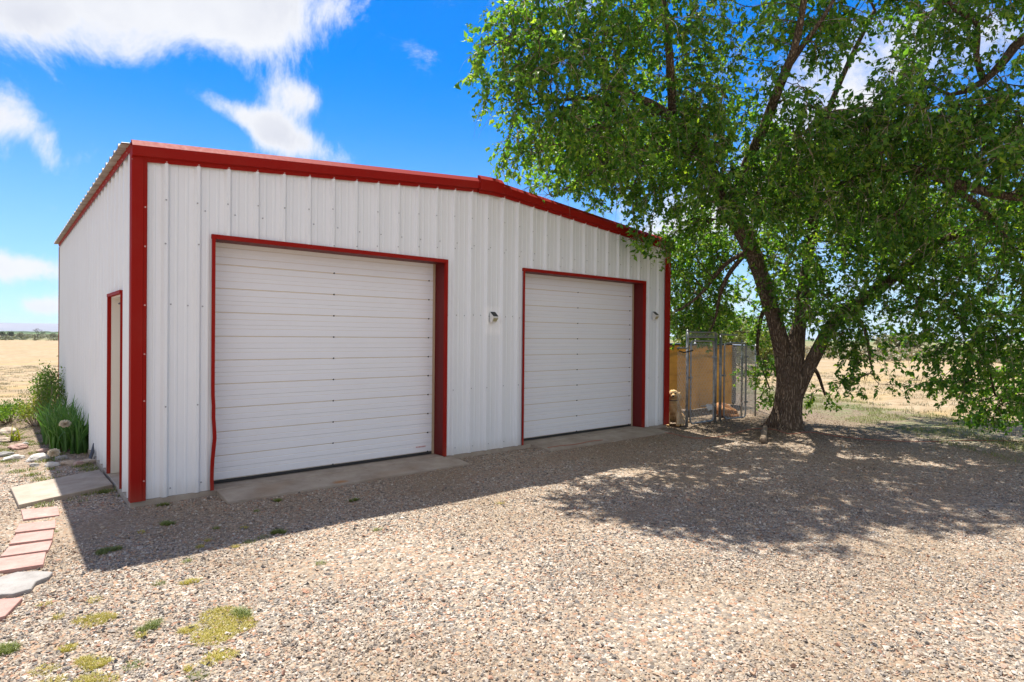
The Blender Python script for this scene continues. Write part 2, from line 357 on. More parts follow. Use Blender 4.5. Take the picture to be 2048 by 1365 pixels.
def arr_mesh(name, V, F, m, parent=None, smooth=False):
    V = np.ascontiguousarray(V, np.float32); F = np.ascontiguousarray(F, np.int32)
    me = bpy.data.meshes.new(name); me.vertices.add(len(V)); me.vertices.foreach_set('co', V.ravel())
    k = F.shape[1]; me.loops.add(F.size); me.loops.foreach_set('vertex_index', F.ravel())
    me.polygons.add(len(F)); me.polygons.foreach_set('loop_start', np.arange(0, F.size, k, dtype=np.int32))
    try: me.polygons.foreach_set('loop_total', np.full(len(F), k, np.int32))
    except Exception: pass
    me.polygons.foreach_set('use_smooth', np.full(len(F), smooth, bool))
    me.materials.append(m); me.update(calc_edges=True)
    o = bpy.data.objects.new(name, me); col.objects.link(o)
    if parent: o.parent = parent
    return o
def bevel(o, w=.004, seg=2):
    m = o.modifiers.new('bevel', 'BEVEL'); m.width = w; m.segments = seg; m.limit_method = 'ANGLE'; return o
def norm(a): return a/(np.linalg.norm(a, axis=-1, keepdims=True)+1e-9)

def gz(x, y):   # ground height
    z = -.075 + .018*mnoise.noise(Vector((x*.7, y*.7, 0))) + .035*mnoise.noise(Vector((x*.16, y*.16, 3)))
    d = math.hypot(x-10.6, y+1.75); z += .09*math.exp(-(d/1.0)**2)
    # ruts & flat next to the building
    dx = max(0, -x, x-9.14); dy = max(0, -y, y-9.14); e = math.hypot(dx, dy); k = math.exp(-(e/.7)**2)
    z = z*(1-k) + (-.062)*k
    r = math.hypot(x, y)
    if r > 60: z = z + (r-60)*.00015 if r < 4000 else z+.6
    return z

# ------------------------------------------------------------------ ground sheet
def build_ground():
    rs = list(np.arange(0, 22, .22)) + list(22*1.12**np.arange(0, 60)); rs = [r for r in rs if r < 30000]
    nth = 200; vs = []; fs = []
    cx, cy = 2.0, -3.0
    vs.append((cx, cy, gz(cx, cy)))
    for r in rs[1:]:
        for j in range(nth):
            th = 2*math.pi*j/nth; x, y = cx+r*math.cos(th), cy+r*math.sin(th); vs.append((x, y, gz(x, y)))
    for j in range(nth): fs.append((0, 1+j, 1+(j+1) % nth))
    for i in range(len(rs)-2):
        a = 1+i*nth; b = a+nth
        for j in range(nth): fs.append((a+j, b+j, b+(j+1) % nth, a+(j+1) % nth))
    o = MB().add(vs, fs).build('ground', GROUND, smooth=True); tag(o, kind='structure')
build_ground()

# ------------------------------------------------------------------ building
FT = .3048; W = 30*FT; L = 30*FT; HE = 3.66; HP = 4.07
PIT = FT; RX0 = .298
def profile(a, b, off):     # breakpoints (pos, outward) of ribbed sheet between a and b
    pts = []
    i0 = int((a-off)/PIT)-2; i1 = int((b-off)/PIT)+2
    shape = [(-.042, 0), (-.015, .035), (.015, .035), (.042, 0), (.088, 0), (.096, .005), (.112, .005), (.120, 0), (.184, 0), (.192, .005), (.208, .005), (.216, 0)]
    for i in range(i0, i1):
        for (u, d) in shape: pts.append((off+i*PIT+u, d))
    xs = [p[0] for p in pts]; ds = [p[1] for p in pts]
    q = [(a, float(np.interp(a, xs, ds)))]+[p for p in pts if a < p[0] < b]+[(b, float(np.interp(b, xs, ds)))]
    return q, (lambda x: float(np.interp(x, xs, ds)))
def ztop(x): return HE+(HP-HE)*(1-abs(x-W/2)/(W/2))
B1 = (.768, 3.81, 2.756); B2 = (5.302, 8.382, 2.756); SD = (.66, 1.60, 2.15)
shed = empty('metal_garage', (0, 0, 0), label='white ribbed metal garage building with red trim and two roll-up doors', cat='building')
def wall(axis, a, b, off, opens, top, outsign, fixed, zs_screw, name, bottom=0.0):
    q, f = profile(a, b, off)
    xs = [p[0] for p in q]
    for o_ in opens: xs += [o_[0], o_[1]]
    if axis == 'x': xs.append(W/2)
    xs = sorted(set(round(x, 5) for x in xs))
    mb = MB()
    def P(x, z, d=None):
        d = f(x) if d is None else d
        return (x, fixed+outsign*d, z) if axis == 'x' else (fixed+outsign*d, x, z)
    for x0, x1 in zip(xs[:-1], xs[1:]):
        mid = (x0+x1)/2; z0 = bottom
        for o_ in opens:
            if o_[0] < mid < o_[1]: z0 = o_[2]
        mb.add([P(x0, z0), P(x1, z0), P(x1, top(x1)), P(x0, top(x0))], [(0, 1, 2, 3)])
    # screw heads
    i = 0; x = off
    while x < a+.05: x += PIT
    while x < b-.03:
        for zr, du in zs_screw:
            xx = x+du+random.uniform(-.012, .012); zz = (top(xx)+zr if zr < 0 else zr)+random.uniform(-.012, .012)
            if xx > b-.03 or any(o_[0]-.02 < xx < o_[1]+.02 and zz < o_[2]+.03 for o_ in opens): continue
            if random.random() < .12: continue
            d = f(xx); c = P(xx, zz, d); n = 6; vs = []
            for r_, dd in ((.009, .002), (.007, .006), (.004, .009)):
                for j in range(n):
                    th = j*math.pi/3
                    vs.append(P(xx+r_*math.cos(th), zz+r_*math.sin(th), d+dd))
            fs = [(k*n+j, k*n+(j+1) % n, (k+1)*n+(j+1) % n, (k+1)*n+j) for k in range(2) for j in range(n)]+[tuple(range(2*n, 3*n))]
            mb.add(vs, fs, 1)
        x += PIT
    return mb.build(name, [WALLW, SCREW], shed)
rowsF = [(.09, .06), (2.02, .062), (2.02, -.1), (3.05, .07), (-.55, .0), (-1.0, .0), (.95, .0)]
wall('x', .0, W, RX0, [B1, B2], lambda x: ztop(x)-.04, -1, 0.0, rowsF, 'front_wall')
wall('y', .0, L, .2, [SD], lambda y: HE-.045, -1, 0.026, [(.09, .06), (1.05, .06), (2.02, .06), (3.0, .06)], 'side_wall')
# far walls, plain inside faces
mb = MB(); mb.box((W-.03, .05, 0), (W, L, HE-.03)); mb.build('side_wall', [WALLW], shed)
mb = MB(); mb.add([(0.02, L, 0), (W-.03, L, 0), (W-.03, L, HE-.02), (W/2, L, HP-.02), (.02, L, HE-.02)], [(0, 1, 2, 3, 4)]); mb.build('rear_wall', [WALLW], shed)
# slab
mb = MB(); mb.box((-.012, -.012, -.25), (W+.012, L+.012, -.004)); bevel(mb.build('foundation_slab', CONC, shed), .006)
# roof sheets, ribbed, running eave to ridge
def roof():
    mb = MB(); ov = .10
    q, f = profile(-.02, L+.04, .2)
    for sgn in (0, 1):
        def P(y, t_, lift):   # t_: 0 at ridge, 1 at eave
            x = W/2-(W/2+ov)*t_; z = HP-.030-(HP-HE)*(W/2+ov)/(W/2)*t_+lift
            if sgn: x = W-x
            return (x, y, z)
        for (y0, d0), (y1, d1) in zip(q[:-1], q[1:]):
            mb.add([P(y0, 0, d0), P(y1, 0, d1), P(y1, 1, d1), P(y0, 1, d0)], [(0, 1, 2, 3)])
            mb.add([P(y0, 1, d0), P(y1, 1, d1), P(y1, 1, d1-.004-(.0 if d1 > .01 else .002)), P(y0, 1, d0-.006)], [(0, 1, 2, 3)])
            mb.add([P(y0, 0, d0-.006), P(y1, 0, d1-.006), P(y1, 1, d1-.006), P(y0, 1, d0-.006)], [(0, 1, 2, 3)])
    mb.build('roof', [ROOF], shed)
roof()
# eave trim under the roof edge, left side
for x0, s_ in ((0, -1), (W, 1)):
    mb = MB(); mb.add([(x0+s_*.014, -.03, HE-.10), (x0+s_*.014, L, HE-.10), (x0+s_*.026, L, HE-.025), (x0+s_*.026, -.03, HE-.025), (x0+s_*.005, -.03, HE-.015), (x0+s_*.005, L, HE-.015)],
           [(0, 1, 2, 3), (3, 2, 5, 4)])
    if s_ < 0:
        for k in range(29):
            y = .2+k*PIT; c = Vector((-.018, y, HE-.08)); mb.tube([c, c+Vector((-.008, 0, 0))], .007, 6, 1)
    mb.build('eave_trim', [RED, SCREWR], shed)
# rake trim: profile (outward from wall, height) swept along each slope
RP = [(.034, -.210), (.039, -.172), (.047, -.168), (.088, -.160), (.098, -.062), (.035, .004), (0.0, .008)]
def rake(x0, x1, name, P=RP, ex=0, scr=True):
    mb = MB(); n = len(P)
    z0, z1 = ztop(min(max(x0, 0), W)), ztop(min(max(x1, 0), W)); vs = []
    for x, z in ((x0, z0), (x1, z1)):
        for (d, h) in P: vs.append((x, -d-ex, z+h+ex*.6))
    fs = [(i, i+1, n+i+1, n+i) for i in range(n-1)]+[tuple(range(n)), tuple(range(n, 2*n))]
    mb.add(vs, fs)
    if scr:
        x = RX0-PIT
        while x < W:
            if x0 < x < x1:
                c = Vector((x, -.037, ztop(x)-.192)); mb.tube([c, c+Vector((0, -.009, 0))], .0085, 6, 1)
            x += PIT
    return mb.build(name, [RED, SCREWR], shed)
rake(-.016, W/2, 'rake_trim'); rake(W/2, W+.045, 'rake_trim')
mb = MB(); n = len(RP)     # ridge cap
vs = []
for x in (W/2-.22, W/2, W/2+.22):
    for (d, h) in RP: vs.append((x, -(d+.032), ztop(x)+h+(.032 if h > -.1 else -.02) + (-.012 if x == W/2 else 0)))
fs = [(k*n+i, k*n+i+1, (k+1)*n+i+1, (k+1)*n+i) for k in range(2) for i in range(n-1)]+[tuple(range(n)), tuple(range(2*n, 3*n))]
mb.add(vs, fs).build('ridge_cap', [RED], shed)
# corner trims
def corner(x, sx, y0=-.036, name='corner_trim'):
    mb = MB(); z1 = HE-.1; a = x-sx*.036
    if sx > 0:
        prof = [(x+.126, -.034), (x+.118, -.040), (x+.093, -.040), (x+.089, -.047), (x-.008, -.047), (x-.014, -.041), (x-.014, .07), (x+.0, .075)]
    else:
        prof = [(x-.125, -.034), (x-.115, -.044), (x+.036, -.048), (x+.05, -.04), (x+.05, .1)]
    n = len(prof); vs = [(p[0], p[1], -.004) for p in prof]+[(p[0], p[1], z1) for p in prof]
    mb.add(vs, [(i, i+1, n+i+1, n+i) for i in range(n-1)])
    if sx > 0:
        for z in (.2, 1.02, 2.0, 3.0, 1.5, 2.6):
            c = Vector((x+.106, -.04, z)); mb.tube([c, c+Vector((0, -.009, 0))], .009, 6, 1)
    mb.build(name, [RED, SCREWR], shed)
corner(0, 1); corner(W, -1)
mb = MB(); mb.add([(-.016, L-.1, 0), (-.016, L+.03, 0), (.05, L+.03, 0), (-.016, L-.1, HE-.1), (-.016, L+.03, HE-.1), (.05, L+.03, HE-.1)], [(0, 1, 4, 3), (1, 2, 5, 4)]); mb.build('corner_trim', RED, shed)

# garage doors
def gdoor(x0, x1, h, depth, dent=False, sticker=False):
    d = empty('roll_up_door', (0, 0, 0)); d.parent = shed
    y = depth
    mb = MB(); U = .2743; zs = []
    unit = [(0, .006, 1), (.006, .006, 1), (.012, .014, 0), (.088, .014, 0), (.092, .009, 1), (.096, .009, 0), (.137, .009, 0), (.143, .015, 0), (.150, .015, 0), (.196, .015, 0), (.201, .009, 1), (.205, .010, 0), (.268, .011, 0)]
    k = 0; z = .035; prof = []
    while z < h+.05:
        for (u, dd, mi) in unit: prof.append((z+u, -dd, mi))
        z += U
    prof = [p for p in prof if p[0] < h+.03]
    vs = []
    nx = 12; X = np.linspace(x0+.02, x1-.02, nx)
    for (zz, dd, mi) in prof:
        for x in X: vs.append((x, y+dd+.004*math.sin(x*2.1+zz*.8), zz))
    fs = []; mis = []
    mb.v = [tuple(map(float, v)) for v in vs]
    for i in range(len(prof)-1):
        for j in range(nx-1):
            mb.f.append((i*nx+j, i*nx+j+1, (i+1)*nx+j+1, (i+1)*nx+j)); mb.mi.append(prof[i][2])
    for i in range(int(h/U)+1):
        zz = .035+i*U+.008
        for x in ((x0+x1)/2-.02, x1-.1):
            if zz < h: mb.box((x-.007, y-.02, zz-.01), (x+.007, y-.002, zz+.008), 2)
    mb.build('door_curtain', [CURT, GROOVE, RUBBER], d)
    mb = MB(); mb.box((x0+.015, y-.02, .004), (x1-.015, y+.02, .036)); mb.build('bottom_seal', RUBBER, d)
    # soffit + jambs
    mb = MB(); mb.box((x0, .0, h), (x1, y+.05, h+.02)); mb.build('soffit', DARKRED, d)
    for xx, s_ in ((x0, -1), (x1, 1)):
        mb = MB(); a = sorted((xx, xx+s_*.02)); mb.box((a[0], .002, 0), (a[1], y+.05, h)); mb.build('jamb', DARKRED, d)
    mb = MB(); mb.box((x1-.035, y-.03, .0), (x1-.001, y-.018, h)); mb.build('guide_strip', TANWOOD, d)
    mb = MB(); mb.box((x0+.001, y-.03, 0), (x0+.03, y-.018, h)); mb.build('guide_strip', TANWOOD, d)
    # red face trim
    t_ = .045
    def strip(xa, xb, z0, z1, bend=0):
        n = 24; mb = MB(); vs = []
        for i in range(n+1):
            z = z0+(z1-z0)*i/n; o_ = 0; oy = 0
            if bend:
                o_ = .020*math.exp(-((z-.6)/.16)**2)-.006*math.exp(-((z-.15)/.15)**2)+.008*math.exp(-((z-.9)/.1)**2); oy = .012*math.exp(-((z-.5)/.2)**2)
            for (x, yy) in ((xa, -.032), (xa, -.040-oy), (xb, -.040-oy), (xb, .01)): vs.append((x+o_, yy, z))
        fs = [(i*4+j, i*4+j+1, (i+1)*4+j+1, (i+1)*4+j) for i in range(n) for j in range(3)]+[(0, 1, 2, 3), (n*4, n*4+1, n*4+2, n*4+3)]
        return mb.add(vs, fs).build('door_trim', RED, d)
    strip(x0-.03, x0+.006, 0, h+.0, 1 if dent else 0); strip(x1+.03, x1-.006, 0, h)
    mb = MB(); mb.box((x0-.03, -.041, h-.002), (x1+.03, .01, h+t_)); mb.build('door_trim', RED, d)
    if sticker:
        mb = MB()
        x = x1-.3
        for wd in (.02, .014, .028, .012, .024, .02): mb.box((x, y-.024, .115), (x+wd, y-.020, .13)); x += wd+.008
        mb.build('sticker', mat('sticker_red', color=(.6, .3, .3)), d)
    return d
gdoor(*B1, .27, dent=True, sticker=True)['label'] = 'wider white roll-up door with a dented red trim at its lower left'
gdoor(*B2, .26)['label'] = 'narrower white roll-up door nearer the tree'
# side door
sdo = empty('side_door'); sdo.parent = shed
mb = MB(); mb.box((.16, SD[0]+.02, .0), (.2, SD[1]-.02, SD[2]))
for a in (.25, .5, .75): pass
mb.build('door_leaf', CREAM, sdo)
mb = MB(); mb.box((.02, SD[0], 0), (.2, SD[0]+.02, SD[2])); mb.box((.02, SD[1]-.02, 0), (.2, SD[1], SD[2])); mb.box((.02, SD[0]+.02, SD[2]-.02), (.2, SD[1]-.02, SD[2])); mb.build('door_frame', CREAM, sdo)
for a_, b_ in (((-.014, SD[0]-.012, 0), (.02, SD[0], SD[2])), ((-.018, SD[1], 0), (.02, SD[1]+.05, SD[2])), ((-.022, SD[0]-.012, SD[2]), (.02, SD[1]+.05, SD[2]+.035))):
    mb = MB(); mb.box(a_, b_); mb.build('door_trim', RED, sdo)
mb = MB(); mb.box((.07, 1.02, 2.04), (.15, 1.25, 2.09)); mb.tube([(.1, 1.1, 2.05), (.06, 1.3, 2.06), (.1, 1.45, 2.08)], .01); mb.build('door_closer', BLACK, sdo)
mb = MB(); mb.tube([(.16, .78, 1.0), (.11, .78, 1.0)], .02, 8); mb.tube([(.11, .78, 1.0), (.09, .78, 1.0)], [.03, .028], 10); mb.build('door_handle', GALV, sdo)

# wall lamps
def wall_lamp(x, z, label):
    e = empty('solar_wall_lamp', (x, -.03, z), label=label, cat='lamp', group='solar lamps on the garage front')
    mb = MB(); w_ = .055
    mb.add([(-w_, 0, -.075), (w_, 0, -.075), (w_, 0, .085), (-w_, 0, .085), (-w_*.8, -.035, -.08), (w_*.8, -.035, -.08), (w_, -.09, .012), (-w_, -.09, .012)],
           [(0, 1, 5, 4), (4, 5, 6, 7), (7, 6, 2, 3), (0, 4, 7, 3), (1, 2, 6, 5), (0, 3, 2, 1)])
    bevel(mb.build('lamp_housing', LAMPW, e), .006)
    mb = MB(); mb.add([(-w_+.008, -.005, .086), (w_-.008, -.005, .086), (w_-.008, -.086, .020), (-w_+.008, -.086, .020)], [(0, 1, 2, 3)])
    mb.add([(-w_+.008, -.005, .082), (w_-.008, -.005, .082), (w_-.008, -.086, .016), (-w_+.008, -.086, .016)], [(3, 2, 1, 0)]); mb.build('solar_panel', BLACK, e)
    mb = MB(); mb.add([(-w_*.62, -.052, -.06), (w_*.62, -.052, -.06), (w_*.75, -.092, -.01), (-w_*.75, -.092, -.01)], [(0, 1, 2, 3)]); mb.build('lens', LAMPY, e)
    mb = MB(); mb.tube([(0, -.085, .0), (0, -.104, -.004)], [.014, .008], 10); mb.build('motion_sensor', LAMPW, e)
wall_lamp(4.66, 2.0, 'small solar lamp on the whiter patch between the two garage doors')
wall_lamp(8.67, 2.14, 'small solar lamp between the narrower garage door and the right corner')

# aprons, side slab, pavers
def slab(name, pts, z0, zt, m, **kw):
    n = len(pts); mb = MB(); vs = [(x, y, z0) for x, y in pts]+[(x, y, z) for (x, y), z in zip(pts, zt)]
    mb.add(vs, [tuple(range(n))[::-1], tuple(range(n, 2*n))]+[(i, (i+1) % n, n+(i+1) % n, n+i) for i in range(n)])
    return tag(bevel(mb.build(name, m), .008), **kw)
def apron(x0, x1, y1):
    mb = MB(); N = 26; vs = []
    for i in range(N+1):
        x = x0+(x1-x0)*i/N
        vs += [(x, -.014, -.2), (x, -.014, -.012), (x, -.2, -.02), (x, y1+.012*mnoise.noise(Vector((x*3, 0, 1))), -.043), (x, y1-.002, -.2)]
    fs = [(i*5+j, (i+1)*5+j, (i+1)*5+j+1, i*5+j+1) for i in range(N) for j in range(4)]+[(0, 1, 2, 3, 4), tuple(N*5+k for k in (4, 3, 2, 1, 0))]
    return tag(mb.add(vs, fs).build('concrete_apron', CONC), kind='structure')
apron(.80, 3.93, -.47); apron(5.49, 8.58, -.46)
slab('side_step_slab', [(-.92, 1.62), (-.87, .68), (-.03, 1.0), (-.05, 2.0)], -.2, [-.03, -.03, -.012, -.012], CONC, kind='structure')
PV = [[(-.85, .59), (-.56, .51), (-.57, .13), (-.85, .17)], [(-.88, .01), (-.61, -.05), (-.63, -.33), (-.92, -.26)], [(-.91, -.34), (-.65, -.38), (-.67, -.68), (-.96, -.62)],
      [(-.97, -.69), (-.68, -.73), (-.72, -1.0), (-1.03, -.94)], [(-1.03, -.99), (-.73, -1.05), (-.77, -1.37), (-1.1, -1.32)], [(-1.12, -1.88), (-.91, -2.01), (-1.01, -2.27), (-1.14, -2.3)]]
PL = ['pink stepping stone closest to the concrete step slab', 'pink stepping stone second from the concrete step slab', 'pink stepping stone third from the concrete step slab, middle of the row', 'pink stepping stone fourth from the concrete step slab',
      'pink stepping stone touching the gravel above the white flagstone', 'pink stepping stone cut by the left frame edge below the white flagstone']
for q, l in zip(PV, PL):
    n = 4; mb = MB(); mb.prism([(x+random.uniform(-.008, .008), y+random.uniform(-.008, .008)) for x, y in q], -.12, -.056+random.uniform(-.004, .004)); tag(bevel(mb.build('stepping_stone', PAVER), .006), l, 'paver', 'pink stepping stones')
mb = MB(); q = [(-1.1, -1.5), (-.93, -1.44), (-.80, -1.5), (-.73, -1.6), (-.75, -1.68), (-.84, -1.75), (-.86, -1.86), (-.97, -1.9), (-1.03, -1.86), (-1.12, -1.88)]
mb.prism([(x+.01*random.uniform(-1, 1), y+.01*random.uniform(-1, 1)) for x, y in q], -.12, -.054); tag(bevel(mb.build('flagstone', FLAG), .01), 'irregular whitish flagstone lying between the pink stepping stones', 'flagstone')

# ------------------------------------------------------------------ gravel stones (real, near the camera)
def in_poly(P, poly):
    x, y = P[:, 0], P[:, 1]; r = np.zeros(len(P), bool); n = len(poly)
    for i in range(n):
        (x0, y0), (x1, y1) = poly[i], poly[(i+1) % n]
        if y0 == y1: continue
        c = ((y0 > y) != (y1 > y)) & (x < (x1-x0)*(y-y0)/(y1-y0)+x0); r ^= c
    return r
def gravel():
    pts = []
    for (d0, d1, dens) in ((2.2, 5, 4300), (5, 7.5, 2500), (7.5, 11.5, 900)):
        wd = 1.0; n = int(dens*(d1*d1-d0*d0)*wd)
        d = np.sqrt(rng.uniform(d0*d0, d1*d1, n)); l = rng.uniform(-1, 1, n)*d*wd
        P = CAM[None, :2]+d[:, None]*CFW[None, :2]+l[:, None]*CR[None, :2]; pts.append(P)
    P = np.concatenate(pts)
    bad = (P[:, 0] > -.03) & (P[:, 0] < W+.03) & (P[:, 1] > -.03)
    for q in PV+[[(-.92, 1.62), (-.87, .68), (-.03, 1.0), (-.05, 2.0)], [(.79, .1), (.79, -.48), (3.94, -.48), (3.94, .1)], [(5.48, .1), (5.48, -.47), (8.59, -.47), (8.59, .1)], [(-1.1, -1.5), (-.8, -1.48), (-.72, -1.62), (-.86, -1.88), (-1.12, -1.88)]]:
        bad |= in_poly(P, q)
    # thinner towards the tree litter
    pr = np.clip((P[:, 0]-7.5)/2.5, 0, 1)*np.clip((P[:, 1]+3.6)/1.5, 0, 1)
    bad |= rng.random(len(P)) < pr*.88
    pr2 = (P[:, 0] < 0) & (P[:, 1] > 2.4); bad |= pr2 & (rng.random(len(P)) < .7)
    P = P[~bad]; N = len(P)
    # clumpy density
    nz = np.array([mnoise.noise(Vector((a*.9, b*.9, 9))) for a, b in P]); nz2 = np.array([mnoise.noise(Vector((.25*(a*.88-b*.48), 1.1*(a*.48+b*.88), 2))) for a, b in P]); keep = rng.random(N) < np.clip(1.0-nz*1.5-nz2*1.2, .12, 1); P = P[keep]; N = len(P)
    Z = np.array([gz(a, b) for a, b in P])
    base = np.array([(1, 0, 0), (-1, 0, 0), (0, 1, 0), (0, -1, 0), (0, 0, 1), (0, 0, -1)], float)
    F = np.array([(0, 2, 4), (2, 1, 4), (1, 3, 4), (3, 0, 4), (2, 0, 5), (1, 2, 5), (3, 1, 5), (0, 3, 5)])
    s = np.exp(rng.normal(math.log(.0068), .4, N)); s = np.clip(s, .004, .019)
    sc = np.stack([s*rng.uniform(.8, 1.35, N), s*rng.uniform(.7, 1.1, N), s*rng.uniform(.45, .85, N)], 1)
    V = base[None]*sc[:, None, :]*rng.uniform(.7, 1.15, (N, 6, 1)) + rng.normal(0, .22, (N, 6, 3))*s[:, None, None]*.9
    th = rng.uniform(0, 2*math.pi, N); ph = rng.normal(0, .35, N)
    c, sn = np.cos(ph)[:, None], np.sin(ph)[:, None]; V[:, :, 0], V[:, :, 2] = V[:, :, 0]*c-V[:, :, 2]*sn, V[:, :, 0]*sn+V[:, :, 2]*c
    c, sn = np.cos(th)[:, None], np.sin(th)[:, None]; V[:, :, 0], V[:, :, 1] = V[:, :, 0]*c-V[:, :, 1]*sn, V[:, :, 0]*sn+V[:, :, 1]*c
    V += np.stack([P[:, 0], P[:, 1], Z+s*rng.uniform(.0, .55, N)], 1)[:, None, :]
    FF = (F[None]+6*np.arange(N)[:, None, None]).reshape(-1, 3)
    print('stones', N)
    tag(arr_mesh('gravel', V.reshape(-1, 3), FF, STONE), 'crushed pinkish grey gravel covering the driveway', 'gravel', kind='stuff')
gravel()

# ------------------------------------------------------------------ leaves helper
def leaf_arrays(P, Dr, size, wid=.42, fold=.25, curl=.2):
    """P base points, Dr directions; returns V,F of folded 6-vertex leaves (4 tris)"""
    N = len(P); Dr = norm(Dr); up = rng.normal(0, 1, (N, 3)); S = norm(np.cross(Dr, up)); Nn = np.cross(S, Dr)
    L_ = size[:, None]; w_ = L_*wid
    v0 = P; v1 = P+Dr*L_*.45+S*w_*.5+Nn*L_*fold*.3; v2 = P+Dr*L_*.5-Nn*L_*.02; v3 = P+Dr*L_*.45-S*w_*.5+Nn*L_*fold*.3; v4 = P+Dr*L_-Nn*L_*curl
    V = np.stack([v0, v1, v2, v3, v4], 1); F = np.array([(0, 1, 2), (0, 2, 3), (1, 4, 2), (2, 4, 3)])
    FF = (F[None]+5*np.arange(N)[:, None, None]).reshape(-1, 3)
    return V.reshape(-1, 3), FF
def tubes_arrays(A, B, ra, rb, n=4):
    """independent frustums A->B"""
    N = len(A); d = norm(B-A); ref = np.where(np.abs(d[:, 2:3]) < .9, np.array([[0, 0, 1.]]), np.array([[0, 1., 0]])); a = norm(np.cross(d, ref)); b = np.cross(d, a)
    th = 2*np.pi*np.arange(n)/n; ring = np.cos(th)[None, :, None]*a[:, None]+np.sin(th)[None, :, None]*b[:, None]
    V = np.concatenate([A[:, None]+ring*ra[:, None, None], B[:, None]+ring*rb[:, None, None]], 1)
    F = np.array([(j, (j+1) % n, n+(j+1) % n, n+j) for j in range(n)])
    return V.reshape(-1, 3), (F[None]+2*n*np.arange(N)[:, None, None]).reshape(-1, 4)

